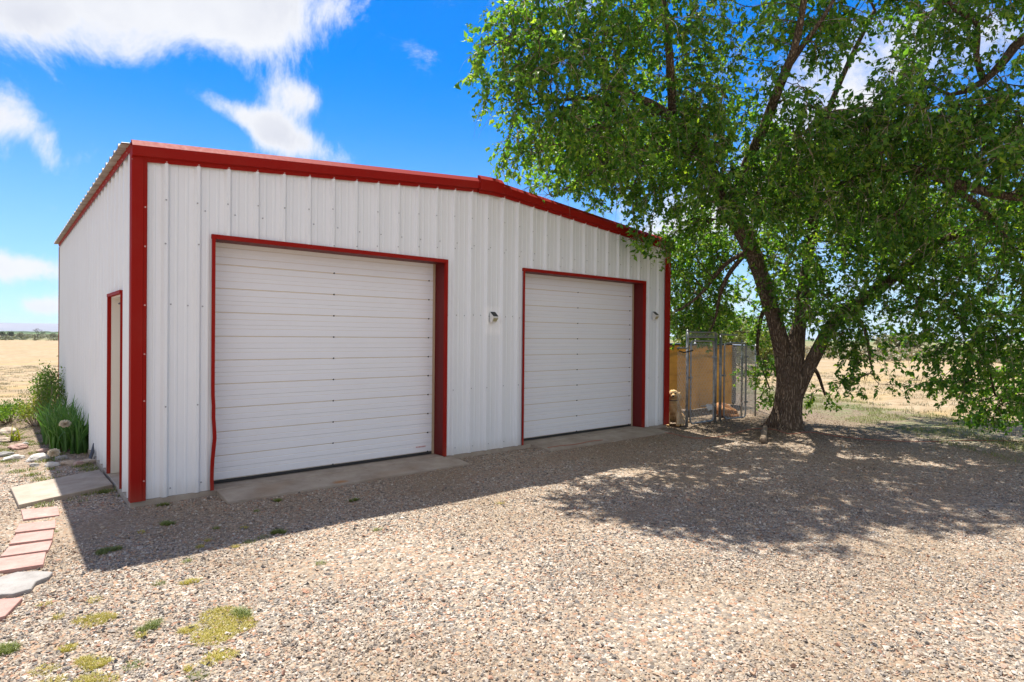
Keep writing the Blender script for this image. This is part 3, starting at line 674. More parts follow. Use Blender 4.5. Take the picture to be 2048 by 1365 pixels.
# ------------------------------------------------------------------ the big tree
def catmull(P, step=.16):
    P = np.array(P, float); out = []
    Q = np.vstack([2*P[0]-P[1], P, 2*P[-1]-P[-2]])
    for i in range(1, len(Q)-2):
        n = max(2, int(np.linalg.norm(Q[i+1, :3]-Q[i, :3])/step))
        for t in np.arange(n)/n:
            p0, p1, p2, p3 = Q[i-1:i+3]
            out.append(.5*((2*p1)+(-p0+p2)*t+(2*p0-5*p1+4*p2-p3)*t*t+(-p0+3*p1-3*p2+p3)*t**3))
    out.append(P[-1]); return np.array(out)
def limb(pts): return catmull([tuple(at(x, y, D_))+(r,) for (x, y, D_, r) in pts])
LIMBS = {
 'trunk': [(1571, 885, 11.72, .30), (1573, 850, 11.72, .285), (1577, 800, 11.7, .265), (1581, 745, 11.7, .262), (1590, 690, 11.7, .19), (1600, 640, 11.7, .135), (1610, 560, 11.6, .12), (1621, 480, 11.4, .11), (1636, 380, 11.2, .09), (1645, 300, 10.9, .075), (1655, 230, 10.5, .06), (1700, 120, 10.2, .045), (1760, 0, 10, .03)],
 'a': [(1574, 770, 11.75, .2), (1564, 700, 11.75, .19), (1546, 630, 11.6, .165), (1522, 550, 11.5, .168), (1494, 480, 11.3, .18), (1462, 420, 11, .185), (1428, 360, 10.7, .15), (1395, 300, 10.3, .115), (1345, 240, 9.9, .09), (1300, 208, 9.6, .08), (1262, 190, 9.4, .065), (1225, 155, 9.2, .05), (1170, 135, 9, .04), (1100, 90, 8.8, .028), (1040, 70, 8.6, .016)],
 'c': [(1585, 810, 11.7, .15), (1603, 765, 11.6, .15), (1635, 700, 11.5, .14), (1672, 640, 11.3, .13), (1735, 595, 11.1, .12), (1800, 545, 10.9, .105), (1850, 500, 10.6, .09), (1910, 470, 10.3, .075), (1990, 430, 9.8, .065), (2080, 330, 9.4, .06), (2160, 200, 9, .05)],
 'a2': [(1470, 425, 11.05, .13), (1490, 340, 10.6, .10), (1530, 250, 10.1, .085), (1560, 170, 9.7, .075), (1588, 100, 9.4, .06), (1605, 20, 9.1, .05), (1615, -80, 8.9, .04), (1600, -250, 8.8, .03)],
 'a2b': [(1572, 140, 9.6, .05), (1610, 85, 9.4, .04), (1650, 30, 9.2, .03), (1700, -60, 9, .02)],
 'a3': [(1330, 225, 9.8, .06), (1290, 228, 9.6, .05), (1245, 245, 9.4, .04), (1190, 252, 9.2, .025), (1140, 290, 9.1, .014)],
 'a4': [(1410, 325, 10.5, .07), (1360, 292, 10.2, .055), (1310, 290, 10.0, .05), (1260, 305, 9.9, .04), (1210, 330, 9.8, .03), (1160, 360, 9.9, .022), (1110, 392, 10.1, .014)],
 'a5': [(1300, 208, 9.6, .045), (1250, 235, 9.3, .035), (1200, 200, 9.0, .03), (1130, 200, 8.8, .02), (1060, 210, 8.7, .012)],
 'b1': [(1632, 410, 11.2, .09), (1680, 375, 10.6, .08), (1740, 345, 10.0, .07), (1800, 335, 9.6, .075), (1860, 350, 9.3, .075), (1930, 372, 9.1, .07), (2010, 392, 8.9, .06), (2100, 400, 8.7, .045)],
 'b2': [(1880, 355, 9.25, .05), (1935, 395, 9.3, .045), (1985, 440, 9.4, .035), (2030, 500, 9.4, .025)],
 'f': [(2160, 200, 9, .05), (2130, 60, 8.9, .055), (2050, 75, 8.8, .07), (2010, 120, 8.9, .06), (1965, 165, 9.0, .05), (1900, 190, 9.1, .03), (1850, 160, 9.2, .018)],
 'f2': [(1968, 163, 9.0, .045), (1952, 110, 8.9, .04), (1955, 50, 8.8, .035), (1910, 20, 8.7, .025), (1860, -60, 8.6, .018)],
 'c2': [(1790, 555, 10.9, .05), (1860, 590, 10.6, .045), (1920, 640, 10.4, .035), (1970, 720, 10.4, .025), (1990, 790, 10.5, .014)],
 'c3': [(1700, 625, 11.3, .05), (1730, 660, 11.2, .035), (1740, 720, 11.2, .02), (1750, 760, 11.2, .01)],
 'd': [(1505, 492, 11.4, .05), (1460, 545, 11.9, .045), (1440, 590, 12.3, .035), (1430, 640, 12.6, .025), (1415, 670, 12.8, .014)],
 'd2': [(1500, 500, 11.4, .05), (1450, 530, 12.0, .045), (1400, 590, 12.6, .03), (1360, 620, 12.9, .02)],
 'e': [(1590, 780, 11.9, .08), (1560, 700, 12.6, .06), (1530, 620, 13.2, .05), (1515, 700, 13.6, .03), (1540, 780, 13.7, .015)],
 'e2': [(1606, 760, 11.8, .06), (1630, 740, 12.3, .04), (1650, 790, 12.6, .02)],
 'up': [(1345, 240, 9.9, .07), (1340, 130, 9.4, .06), (1330, 20, 9.1, .045), (1300, -90, 8.9, .03)],
 'top': [(1655, 230, 10.5, .06), (1740, 220, 9.8, .045), (1830, 240, 9.3, .03)],
 'stub': [(1545, 615, 11.45, .07), (1528, 590, 11.3, .055), (1512, 578, 11.2, .04)],
}
BLOBS = [ # px, py, depth, radius m, weight
 (1010,90,8.7,.55,1),(975,120,8.7,.3,.6),(1080,50,8.6,.8,1),(1180,60,8.7,1,1.1),(1050,180,8.8,.65,1),(1150,190,8.9,.9,1.2),(1270,110,9.2,1,1.1),(1050,290,9.3,.55,.9),(1140,320,9.5,.75,1.2),(1250,280,9.7,.85,1.2),
 (1010,330,9.5,.3,.5),(1080,370,10.6,.4,.8),(1330,50,9,.8,.9),(1360,180,9.7,1,1.2),(1190,395,10.8,.5,.9),(1300,390,10.6,.65,1.1),(1350,300,10.2,.85,1.2),(1430,90,9.4,.6,.6),(1430,230,9.9,.7,1),(1385,430,11.4,.6,.9),
 (1500,330,10.2,.8,1.1),(1560,320,10.4,.8,1.1),(1490,230,10,.5,.7),(1580,270,9.7,.7,1),(1650,240,9.3,.9,1.3),(1740,200,9,1.0,1.4),(1690,100,9.1,.6,.7),(1800,110,8.8,.8,1),(1850,230,9,.9,1.2),(1900,60,8.7,.7,.9),(2000,30,8.5,.7,.9),
 (1880,310,9.3,.9,1.3),(1990,320,8.9,.8,1.1),(2070,280,8.3,.8,1),(2060,180,8.5,.5,.5),(1530,60,9.8,.5,.5),(1600,40,9.4,.6,.6),(1650,30,9.6,.6,.7),(1460,20,9.8,.4,.5),
 (1640,330,10,.8,1.2),(1720,300,9.8,.9,1.3),(1600,410,11.8,.9,1),(1530,450,12.2,.7,.8),(1680,420,10.8,.7,.8),(1720,500,11,.8,1),(1800,420,10.3,.8,.9),(1880,450,9.9,.9,1.2),(1980,450,9.5,.8,1.2),(2060,480,9,.8,1.1),
 (1650,540,10.9,.6,1),(1700,570,10.6,.5,.9),(1620,610,10.9,.35,.6),(1800,510,10.8,.7,.8),(1900,540,10.2,.7,1),(1990,570,9.9,.7,1.1),(2060,620,9.6,.7,1),
 (1400,500,12.8,.75,1.9),(1400,600,13.2,.85,2),(1370,640,13.8,.65,1.8),(1460,470,12.4,.65,1.4),(1370,540,13,.75,1.8),(1440,640,13.8,.5,.9),(1520,570,13.2,.5,.8),(1510,650,13.6,.5,1.1),(1350,480,12.2,.5,1.3),
 (1690,640,11.2,.5,.7),(1730,680,11.2,.4,.7),(1700,730,11.4,.4,.6),(1740,760,11.2,.28,.5),(1650,660,11.6,.4,.5),(1820,640,10.9,.35,.5),(1880,690,10.6,.5,.9),(1850,740,10.7,.35,.8),(1930,760,10.4,.5,1.3),(2000,660,9.9,.6,1.2),(2020,770,10.2,.55,1.2),(1700,680,11.2,.45,.9),(1870,640,10.4,.5,1),(1905,770,10.7,.4,.8),(1950,680,10.2,.6,1),(1970,800,10.8,.45,1),(1990,830,10.9,.3,.8),(2040,720,9.9,.7,1.1),(2040,810,10.6,.5,.9),(2100,760,10,.7,1),
 (1530,720,13.4,.45,.8),(1540,790,13.6,.45,.9),(1500,740,13.8,.35,.6),(1645,785,12.6,.3,.7),(1590,560,12.8,.7,.7),(1560,640,13.2,.5,.6),
 (1150,-100,9.2,1.1,.9),(1350,-100,9.8,1.0,.8),(1580,-100,10.2,1.0,.8),(1780,-110,9.8,1.1,1),(1980,-120,8.6,1.1,1),(1450,-250,10.8,1.2,.6),(1700,-270,10.8,1.3,.7),(1950,-300,10.2,1.2,.7),(2180,100,8.6,1,.9),(2200,350,8.6,1,.9),(2200,550,9,.9,.8),(2250,-100,9,1.2,.8),
 (1272,468,10.7,.2,1),(1312,480,10.8,.22,1),(1335,500,10.9,.2,1),
 (1650,350,14,1.2,.8),(1750,430,15,1.2,.8),(1850,430,14.6,1.2,.8),(1960,450,14.2,1.2,.8),(2060,440,13.5,1.1,.8),(1800,300,14,1.2,.8),(1950,300,13.5,1.2,.8),(1550,350,13.6,1.1,.35),(2150,500,12.5,1,.35),
 (1150,290,10.8,.8,1.2),(1220,320,11,.8,1.2),(1290,330,11.3,.8,1.2),(1230,240,10.6,.7,1),(1340,280,11.3,.8,1),
 (1470,390,9.9,.6,1),(1420,350,9.8,.6,1),(1530,400,10.2,.7,1),(1600,340,9.8,.7,1),(1660,410,10,.6,.9),(1560,500,11,.5,.8),(1620,500,10.6,.5,.8),(1680,640,10.7,.45,1),(1640,600,10.6,.45,1),(1750,430,10,.8,1),(1830,600,10.3,.6,.8),(1950,610,9.6,.6,.9),(1380,250,9.5,.7,1),(1200,250,8.8,.7,1),(1100,130,8.4,.7,1),(1120,250,8.8,.6,1),(2000,200,8.6,.5,.6),(1780,280,9.2,.8,1),(1700,170,9.2,.7,1)]
def roofz(x): return np.where((x > -.3) & (x < W+.3), HE+(HP-HE)*(1-np.abs(x-W/2)/(W/2)), -9)
def clear_of_building(P, m=.3):
    x, y, z = P.T
    ins = (x > -.2) & (x < W+.25) & (y > -m) & (y < L+.2) & (z < roofz(x)+.22)
    return ~ins
def to_px(P):
    d = P-CAM; z = d@CFW; return 1024+CF*(d@CR)/z, 682.5-CF*(d@CU)/z
def build_tree():
    e = empty('shade_tree', tuple(gnd(1578, 862)), label='large spreading leafy shade tree with a forked rough brown trunk beside the kennel', cat='tree')
    off = Vector(e.location)
    nodes = []; par = []; rad = []; fixed = []
    chains = {}
    for k, pts in LIMBS.items():
        C = limb(pts); chains[k] = C; s = len(nodes)
        for i, c in enumerate(C):
            nodes.append(c[:3]); par.append(s+i-1 if i else -1); rad.append(c[3]); fixed.append(True)
    A = []
    for (px, py, D_, r, wt) in BLOBS:
        n = int(150*wt*r**2.5)+8
        q = rng.normal(0, 1, (n, 3)); q = norm(q)*(rng.random((n, 1))**.5)*r; q[:, 2] *= .85
        A.append(at(px, py, D_)+q)
    A = np.concatenate(A)
    A = A[clear_of_building(A, .35)]
    A = A[(A[:, 2] > .25)]
    nz = np.array([mnoise.noise(Vector(a*.95))+.5*mnoise.noise(Vector(a*2.1)) for a in A]); A = A[nz > -.27+rng.normal(0, .06, len(A))]
    nodes = np.array(nodes); N0 = len(nodes); cap = 60000
    X = np.zeros((cap, 3)); X[:N0] = nodes; n = N0; par = list(par)
    ok = np.array(rad) < .14
    d = np.full(len(A), 1e9); near = np.zeros(len(A), int)
    for s in range(0, N0, 300):
        idx = np.arange(s, min(N0, s+300)); idx = idx[ok[idx]]
        if not len(idx): continue
        dd = np.linalg.norm(A[:, None]-X[idx][None], axis=2); m = dd.argmin(1); v = dd[np.arange(len(A)), m]; b = v < d; d[b] = v[b]; near[b] = idx[m[b]]
    alive = np.ones(len(A), bool); alive &= d > .16
    step = .13
    for it in range(110):
        a = np.where(alive & (d < 3.0))[0]
        if not len(a): break
        u = np.unique(near[a]); dirs = np.zeros((n, 3)); np.add.at(dirs, near[a], norm(A[a]-X[near[a]]))
        new = []
        for k in u:
            v = dirs[k]; v = v/(np.linalg.norm(v)+1e-9)
            if par[k] >= 0:
                pd = X[k]-X[par[k]]; v = v+.45*pd/(np.linalg.norm(pd)+1e-9)
            v = v+rng.normal(0, .22, 3); v /= np.linalg.norm(v); new.append((X[k]+step*v, k))
        if n+len(new) > cap: break
        s = n
        for p, k in new: X[n] = p; par.append(int(k)); n += 1
        idx = np.arange(s, n); aa = np.where(alive)[0]
        dd = np.linalg.norm(A[aa][:, None]-X[idx][None], axis=2); m = dd.argmin(1); v = dd[np.arange(len(aa)), m]; b = v < d[aa]
        d[aa[b]] = v[b]; near[aa[b]] = idx[m[b]]
        alive[aa[d[aa] < .135]] = False
    par = np.array(par); X = X[:n]
    R_ = np.zeros(n); ch = np.zeros(n, int)
    for i in range(N0, n): ch[par[i]] += 1
    acc = np.zeros(n)
    for i in range(n-1, N0-1, -1):
        if acc[i] == 0: acc[i] = .0042**2.35
        R_[i] = acc[i]**(1/2.35); acc[par[i]] += acc[i]
    R_[:N0] = rad
    print('tree nodes', n, 'attr left', alive.sum(), 'of', len(A))
    idx = np.arange(N0, n); pr = par[idx]
    rp = np.minimum(R_[pr], np.where(pr < N0, R_[idx]*1.25, R_[pr]))
    V, F = tubes_arrays(X[pr], X[idx], np.minimum(rp, .06), np.minimum(R_[idx], .055), 5)
    # drooping twigs + leaves
    tips = idx[(R_[idx] < .0125)]
    tipl = np.concatenate([tips, tips[rng.random(len(tips)) < .95], tips[rng.random(len(tips)) < .25]])
    Tn = len(tipl); bd = norm(X[tipl]-X[par[tipl]])
    dr = norm(bd*.55+rng.normal(0, .6, (Tn, 3))+np.array([0, 0, -.18])); ln = rng.uniform(.2, .46, Tn); S = 6
    bare = rng.random(Tn) < .16; ln[bare] *= 1.6
    P = X[tipl].copy(); tv = []; lp = []; ld = []
    rt = .0042
    for s in range(S):
        dr = norm(dr+np.array([0, 0, -.17])+rng.normal(0, .1, (Tn, 3))); Q = P+dr*(ln/S)[:, None]
        tv.append((P.copy(), Q.copy(), np.full(Tn, rt*(1-s/(S+1))), np.full(Tn, rt*(1-(s+1)/(S+1)))))
        m = ~bare & (rng.random(Tn) < (.9 if s > 0 else .35))
        for rep in range(3 if s < S-1 else 4):
            mm = m & (rng.random(Tn) < .82); lp.append((P+(Q-P)*rng.random((Tn, 1)))[mm]); ld.append((dr*.45+rng.normal(0, .65, (Tn, 3))+np.array([0, 0, -.35]))[mm])
        P = Q
    lp = np.concatenate(lp); ld = np.concatenate(ld)
    k = clear_of_building(lp, .1) & (lp[:, 2] > .1); lp, ld = lp[k], ld[k]
    # leaves low in front of the wall only where the photo has the hanging sprig
    x_, y_ = to_px(lp); low = (lp[:, 0] < 9.1) & (lp[:, 2] < 3.75) & (lp[:, 1] < 0) & (x_ < 1240); lp, ld = lp[~low], ld[~low]
    nl = len(lp); print('leaves', nl)
    size = np.clip(np.exp(rng.normal(math.log(.075), .32, nl)), .03, .13)
    LV, LF = leaf_arrays(lp, ld, size, .54)
    o3 = np.array(off)
    arr_mesh('crown', LV-o3, LF, LEAF, e)
    TV = [V]; TF = [F]; o_ = len(V)
    arr_mesh('branches', V-o3, F, BARK, e, True)
    vs = []; fs = []; o_ = 0
    for (a, b, r1, r2) in tv:
        v, f = tubes_arrays(a, b, r1, r2, 3); vs.append(v); fs.append(f+o_); o_ += len(v)
    tw = np.concatenate(vs); 
    arr_mesh('twigs', tw-o3, np.concatenate(fs), TWIG, e)
    # trunk and limbs
    mb = MB()
    def wobf(seed, flare=False):
        def f(t, th, p):
            v = 1+.10*mnoise.noise(Vector((math.cos(th)*1.6, math.sin(th)*1.6, p[2]*1.1+seed)))+.05*mnoise.noise(Vector((math.cos(th)*5, math.sin(th)*5, p[2]*2.2+seed)))+.035*mnoise.noise(Vector((math.cos(th)*14, math.sin(th)*14, p[2]*3+seed)))
            if flare:
                h = max(0, p[2]+.1); v *= 1+(.55+.38*math.sin(th*5+1)+.2*math.sin(th*3))*math.exp(-h/.22)
                v *= 1+.06*math.sin(th*4+p[2]*.8)
            return v
        return f
    for i, (k, C) in enumerate(chains.items()):
        if k == 'trunk' or k in ('a', 'c'): cc = catmull([tuple(q) for q in C[::2]], .05)
        else: cc = C
        mb.tube([tuple(c[:3]-o3) for c in cc], [c[3]*(.86 if k in ('trunk', 'a', 'c') else 1) for c in cc], 40 if k in ('trunk', 'a', 'c') else 12, wob=(lambda g: (lambda t, th, p: g(t, th, p+o3)))(wobf(i*3.7, k == 'trunk')))
    mb.build('trunk', BARK, e, True)
build_tree()

# ------------------------------------------------------------------ leafy shrubs, plants
def shrub(name, c, rx, ry, h, nleaf, lsize, m, label, cat='shrub', group=None, stems=14, z0=None):
    z0 = gz(c[0], c[1]) if z0 is None else z0
    e = empty(name, (c[0], c[1], z0), label=label, cat=cat, group=group)
    A = []; B = []; ra = []; rb = []; tip = []
    for i in range(stems):
        th = rng.uniform(0, 2*math.pi); r = math.sqrt(rng.random()); p = np.array([0., 0, 0]); q = np.array([rx*r*math.cos(th), ry*r*math.sin(th), h*(1-.35*r*r)*rng.uniform(.6, 1)])
        p = np.array([q[0]*.35, q[1]*.35, 0]); mid = (p+q)/2+rng.normal(0, .03, 3)
        for a, b, r0, r1 in ((p, mid, .008, .005), (mid, q, .005, .002)): A.append(a); B.append(b); ra.append(r0*max(1, h)); rb.append(r1*max(1, h))
        tip.append((mid, q))
    V, F = tubes_arrays(np.array(A), np.array(B), np.array(ra), np.array(rb), 4); arr_mesh('stem', V, F, TWIG, e)
    k = rng.integers(0, stems, nleaf); t = rng.random(nleaf)**.7; M_ = np.array([x[0] for x in tip]); Q = np.array([x[1] for x in tip])
    P = M_[k]*(1-t)[:, None]+Q[k]*t[:, None]+rng.normal(0, 1, (nleaf, 3))*np.array([rx, ry, h*.5])*.2
    P[:, 2] = np.abs(P[:, 2]); dr = rng.normal(0, .7, (nleaf, 3))+np.array([0, 0, .4])+norm(P)*.5
    V, F = leaf_arrays(P, dr, rng.uniform(.7, 1.3, nleaf)*lsize, .5, .2); arr_mesh('foliage', V, F, m, e)
    return e
def blades(name, spots, h, width, m, nper, label, cat, group=None, lean=.35, z=None, mats=None):
    """clump of long narrow leaves; spots: list of (x,y,radius)"""
    c0 = np.array(spots)[:, :2].mean(0); z0 = gz(*c0) if z is None else z
    V = []; F = []; o_ = 0
    for (x, y, r) in spots:
        for i in range(nper):
            th = rng.uniform(0, 6.283); rr = r*math.sqrt(rng.random()); b = np.array([x-c0[0]+rr*math.cos(th), y-c0[1]+rr*math.sin(th), -.01])
            ph = rng.uniform(0, 6.283); ld = np.array([math.cos(ph), math.sin(ph), 0]); hh = h*rng.uniform(.55, 1.1); s = np.array([-ld[1], ld[0], 0])
            s = s*math.cos(1.)+ld*math.sin(1.)*(1 if rng.random() < .5 else -1) if width > .01 else s
            l = lean*rng.uniform(.2, 1.3); segs = 4; vv = []
            for k in range(segs+1):
                t = k/segs; p = b+np.array([0, 0, hh])*(t-.25*l*t*t)+ld*hh*l*t*t; w_ = width*(1-t**2.5)*.5*(.7+.3*min(1, t*4))
                vv += [p-s*w_, p+s*w_]
            V += vv; F += [(o_+2*k, o_+2*k+1, o_+2*k+3, o_+2*k+2) for k in range(segs)]; o_ += len(vv)
    e = arr_mesh(name, np.array(V), np.array(F), m); e.location = (c0[0], c0[1], z0)
    return tag(e, label, cat, group)
blades('iris_clump', [(-.28, 6.2, .2), (-.22, 5.6, .22), (-.25, 5.0, .26), (-.2, 4.5, .24), (-.22, 4.1, .22), (-.1, 3.75, .12)], .72, .034, IRISM, 62, 'dense clump of dark green sword-leaved iris against the side wall', 'plant', lean=.42)
blades('lily_plant', [(-.80, 5.6, .07)], .3, .028, LEAFY, 22, 'small yellow-green strappy plant in the sunny rock garden', 'plant', lean=.8)
shrub('low_shrub', (-.86, 8.4), .42, 1.1, .42, 2600, .05, LEAFS, 'low rounded bright green shrub at the left edge behind the rock garden', stems=40)
shrub('tall_shrub', (-.25, 8.0), .28, .9, 1.15, 2200, .05, LEAFS, 'upright green shrub growing by the far end of the side wall', stems=30)
shrub('yellow_shrub', (-.42, 7.4), .3, .5, .62, 1300, .045, LEAFY, 'yellow-green bushy shrub between the iris clump and the low green shrub', stems=26)
for (x, y, z, l) in ((-.28, 3.72, .40, 'pale round dandelion-like seed head on a stalk above the iris leaves'), (-.45, 3.05, .1, 'low pale fluffy seed head among the border rocks')):
    e = empty('seed_head', (x, y, gz(x, y)), label=l, cat='plant')
    mb = MB(); mb.tube([(0, 0, 0), (.01, 0, z*.6), (0, 0, z+.03)], .004, 5); mb.build('stalk', IRISM, e)
    N = 500; d_ = norm(rng.normal(0, 1, (N, 3))); d_[:, 2] = d_[:, 2]*.75+.1; A = np.zeros((N, 3))+[0, 0, z+.04]
    V, F = tubes_arrays(A, A+d_*.075*rng.uniform(.85, 1.05, (N, 1)), np.full(N, .0008), np.full(N, .0025), 3); arr_mesh('fluff', V, F, mat('seed_fluff', color=(.8, .72, .58), rough=.9), e)
# rocks
def rock(x, y, sx, sy, sz, rz, m, label, z=None):
    bm = bmesh.new(); bmesh.ops.create_icosphere(bm, subdivisions=3, radius=1); sd_ = random.uniform(0, 99)
    for v in bm.verts:
        p = v.co.copy(); k = 1+.35*mnoise.noise(p*1.1+Vector((sd_, 0, 0)))+.12*mnoise.noise(p*3+Vector((0, sd_, 0)))
        v.co = Vector((p.x*sx, p.y*sy, p.z*sz))*k
        q = mnoise.cell(p*1.6+Vector((sd_, sd_, 0)))*.1; v.co *= 1+q*.6
    me = bpy.data.meshes.new('rock'); bm.to_mesh(me); bm.free(); me.materials.append(m); o = bpy.data.objects.new('rock', me); col.objects.link(o)
    o.location = (x, y, (gz(x, y) if z is None else z)+sz*.35); o.rotation_euler = (random.uniform(-.15, .15), random.uniform(-.15, .15), rz)
    return tag(o, label, 'rock', 'rocks edging the garden bed')
RK = [(-.10, 2.78, .105, .055, .045, .25, 0, 'flat tan rock beside the iris, closest to the garage wall'), (-.21, 2.72, .06, .05, .045, .1, 2, 'small pinkish rock right of the larger tan rock in the shade'),
      (-.30, 2.85, .10, .065, .05, -.2, 0, 'large tan rock in the shade in the middle of the border'), (-.47, 2.86, .085, .055, .045, .1, 1, 'grey and white rock at the edge of the shadow'),
      (-.60, 3.45, .13, .09, .07, .3, 1, 'biggest whitish rock of the sunny border'), (-.36, 3.35, .09, .05, .035, .3, 3, 'flat grey rock behind the border, partly under the iris'),
      (-.78, 4.7, .12, .10, .06, 0, 2, 'broad pinkish rock left of the small strappy plant'), (-.95, 5.6, .12, .1, .06, .5, 0, 'tan rock half hidden by weeds at the left frame edge'),
      (-.70, 5.0, .06, .05, .04, .5, 3, 'small grey rock just below the strappy yellow-green plant'), (-.86, 3.75, .13, .06, .045, .2, 1, 'flat pale rock left of the biggest whitish rock'),
      (-.66, 3.0, .05, .05, .035, .9, 3, 'small grey rock with weeds around it below the whitish rock'), (-.88, 6.7, .13, .11, .08, .2, 0, 'tan rock in front of the low green shrub'),
      (-.50, 4.15, .09, .06, .04, .1, 2, 'pale pinkish rock on bare soil near the iris'), (-.95, 4.15, .10, .07, .05, -.3, 3, 'grey-tan rock at the left frame edge beside the pinkish rock')]
for r_ in RK: rock(r_[0], r_[1], r_[2], r_[3], r_[4], r_[5], ROCKM[r_[6]], r_[7])
# downpipe stub, log
mb = MB(); mb.tube([(0, 0, 0), (.05, .12, .12), (.075, .2, .22)], [.022, .022, .012], 8); o = mb.build('drain_pipe', mat('dark_pipe', color=(.06, .065, .08), rough=.5)); o.location = (-.08, 2.8, -.05); tag(o, 'short dark bent pipe sticking up beside the flat tan rock', 'pipe')
g1 = gnd(1526, 886); g2 = gnd(1531, 858)
mb = MB(); P = [(0, 0, 0), (.12, .1, .06), (.3, .2, .07), (.55, .35, .05)]
mb.tube([tuple(np.array([g1[0], g1[1], -.06])*(1-t)+np.array([g2[0], g2[1], -.03])*t+np.array([0, 0, .03+.03*math.sin(t*3)])) for t in np.linspace(0, 1, 8)], [.05, .06, .058, .05, .05, .055, .04, .03], 12, wob=lambda t, th, p: 1+.2*mnoise.noise(Vector((math.cos(th)*2, math.sin(th)*2, t*5))))
tag(mb.build('root_stump', mat('pale_wood', stonem([(.13, .09, .06), (.24, .18, .125), (.32, .25, .18)], 12)), smooth=True), 'short pale root stub on the ground at the foot of the tree', 'root')

# weeds
TUFTS = [(.03, -3.2, .2, 'y', 'large ragged round patch of half dead grass in the sunny gravel'), (.17, -3.1, .06, 'g', 'green rim clump at the right of the round dead grass patch'), (-.61, -2.64, .10, 'y', 'long yellow grass clump below the white flagstone'), (-.52, -2.6, .07, 'y', 'yellow grass clump right of the long one below the flagstone'),
         (-.68, -3.16, .06, 'y', 'yellow-green clump, upper one of the pair near the bottom left'), (-.64, -3.26, .08, 'y', 'yellow-green clump, lower one of the pair near the bottom left'), (-.11, -3.6, .09, 'y', 'yellow clump below the round patch near the bottom frame edge'),
         (-.15, -3.12, .05, 'y', 'small yellow clump left of the round grass patch'), (-1.0, -2.72, .09, 'g', 'green-yellow clump cut by the left frame edge'), (-.34, -1.25, .08, 'g', 'dark green flat weed in the shade near the shadow corner'),
         (-.86, -3.3, .1, 'y', 'yellow clump at the very bottom left corner'), (-.75, -2.95, .05, 'y', 'small yellow clump above the pair near the bottom left'), (.02, -2.35, .05, 'y', 'small yellow clump in the sun midway between shadow edge and round patch'), (-.34, -2.95, .045, 'g', 'small green clump between the long yellow clump and the round patch'),
         (.19, -.78, .05, 'g', 'small round green weed in the shade before the garage corner'), (-.12, .86, .07, 'g', 'leafy weed in the shade beside the step slab'), (.28, -.12, .04, 'g', 'thin weed at the foot of the front wall near the red corner'), (1.89, -1.14, .035, 'g', 'small weed in the shade in front of the wider door'),
         (1.24, -.66, .035, 'g', 'tiny weed beside the edge of the left concrete apron'), (.86, -1.69, .06, 'g', 'spindly weed on the shadow edge before the wide door'), (-.63, -3.42, .10, 'y', 'yellow clump at the bottom frame edge, left part')]
for (x, y, r, k, l) in TUFTS:
    n = int(6500*r) if r < .15 else 3600
    blades('grass_tuft', [(x+rng.normal(0, r*.45), y+rng.normal(0, r*.45), r*.6) for _ in range(4)], .030 if k == 'y' else .044, .0035, GRASSY if k == 'y' else GRASSG, n//2, l, 'weed', 'weeds in the gravel', lean=1.1)
x_ = 0
SMALL = [(.07, -2.36), (-.66, -.39), (.49, -1.81), (.62, -1.76), (.26, -1.63), (-.24, -3.72), (-.26, -3.62), (-.48, -3.4), (-.8, -2.18), (.75, -1.72), (.35, -1.5), (.1, -1.9), (-.05, -.9), (.5, -1.2), (.7, -1.35), (.95, -.9), (3.05, -2.2), (1.6, -2.2), (-.4, -3.05), (-.15, -2.25), (-.75, -2.45), (-.3, -2.9), (-.55, -2.3), (.9, -2.6)]
SL = ['tiny yellow weed in the sun just above the round grass patch', 'tiny green weed beside the top pink stepping stones', 'tiny yellow weed on the shadow edge left of the wide door apron', 'tiny green weed on the shadow edge, just right of the yellow one', 'tiny yellow weed in the last of the garage shadow below the apron corner',
 'tiny green weed at the bottom frame edge below the yellow clumps', 'tiny yellow weed at the bottom frame edge beside the green one', 'tiny green weed between the two lowest yellow clumps', 'tiny yellow weed right of the lowest pink stepping stone', 'tiny green weed by the spindly weed on the shadow edge', 'tiny yellow weed in the shade midway between door apron and shadow edge',
 'tiny green weed in the sun just outside the garage shadow corner', 'tiny yellow weed in the shade straight below the red corner trim', 'tiny green weed in the shade below the left end of the wide apron', 'tiny yellow weed in the shade a step below the wide apron', 'tiny green weed close in front of the wide apron edge',
 'tiny yellow weed on the shadow edge below the right end of the wide apron', 'tiny green weed in the sun below the middle of the wide door', 'tiny yellow weed between the flagstone clumps and the round grass patch', 'tiny green weed in the sun under the shadow corner', 'tiny yellow weed between the flagstone and the long yellow clump', 'tiny green weed left of the round grass patch', 'tiny yellow weed right of the white flagstone', 'tiny green weed in open sunny gravel right of the round grass patch']
for i, (x, y) in enumerate(SMALL):
    r = rng.uniform(.025, .055)
    blades('small_weed', [(x, y, r)], .04, .0032, GRASSG if i % 2 else GRASSY, 90, SL[i], 'weed', 'tiny weeds in the gravel', lean=1.0)
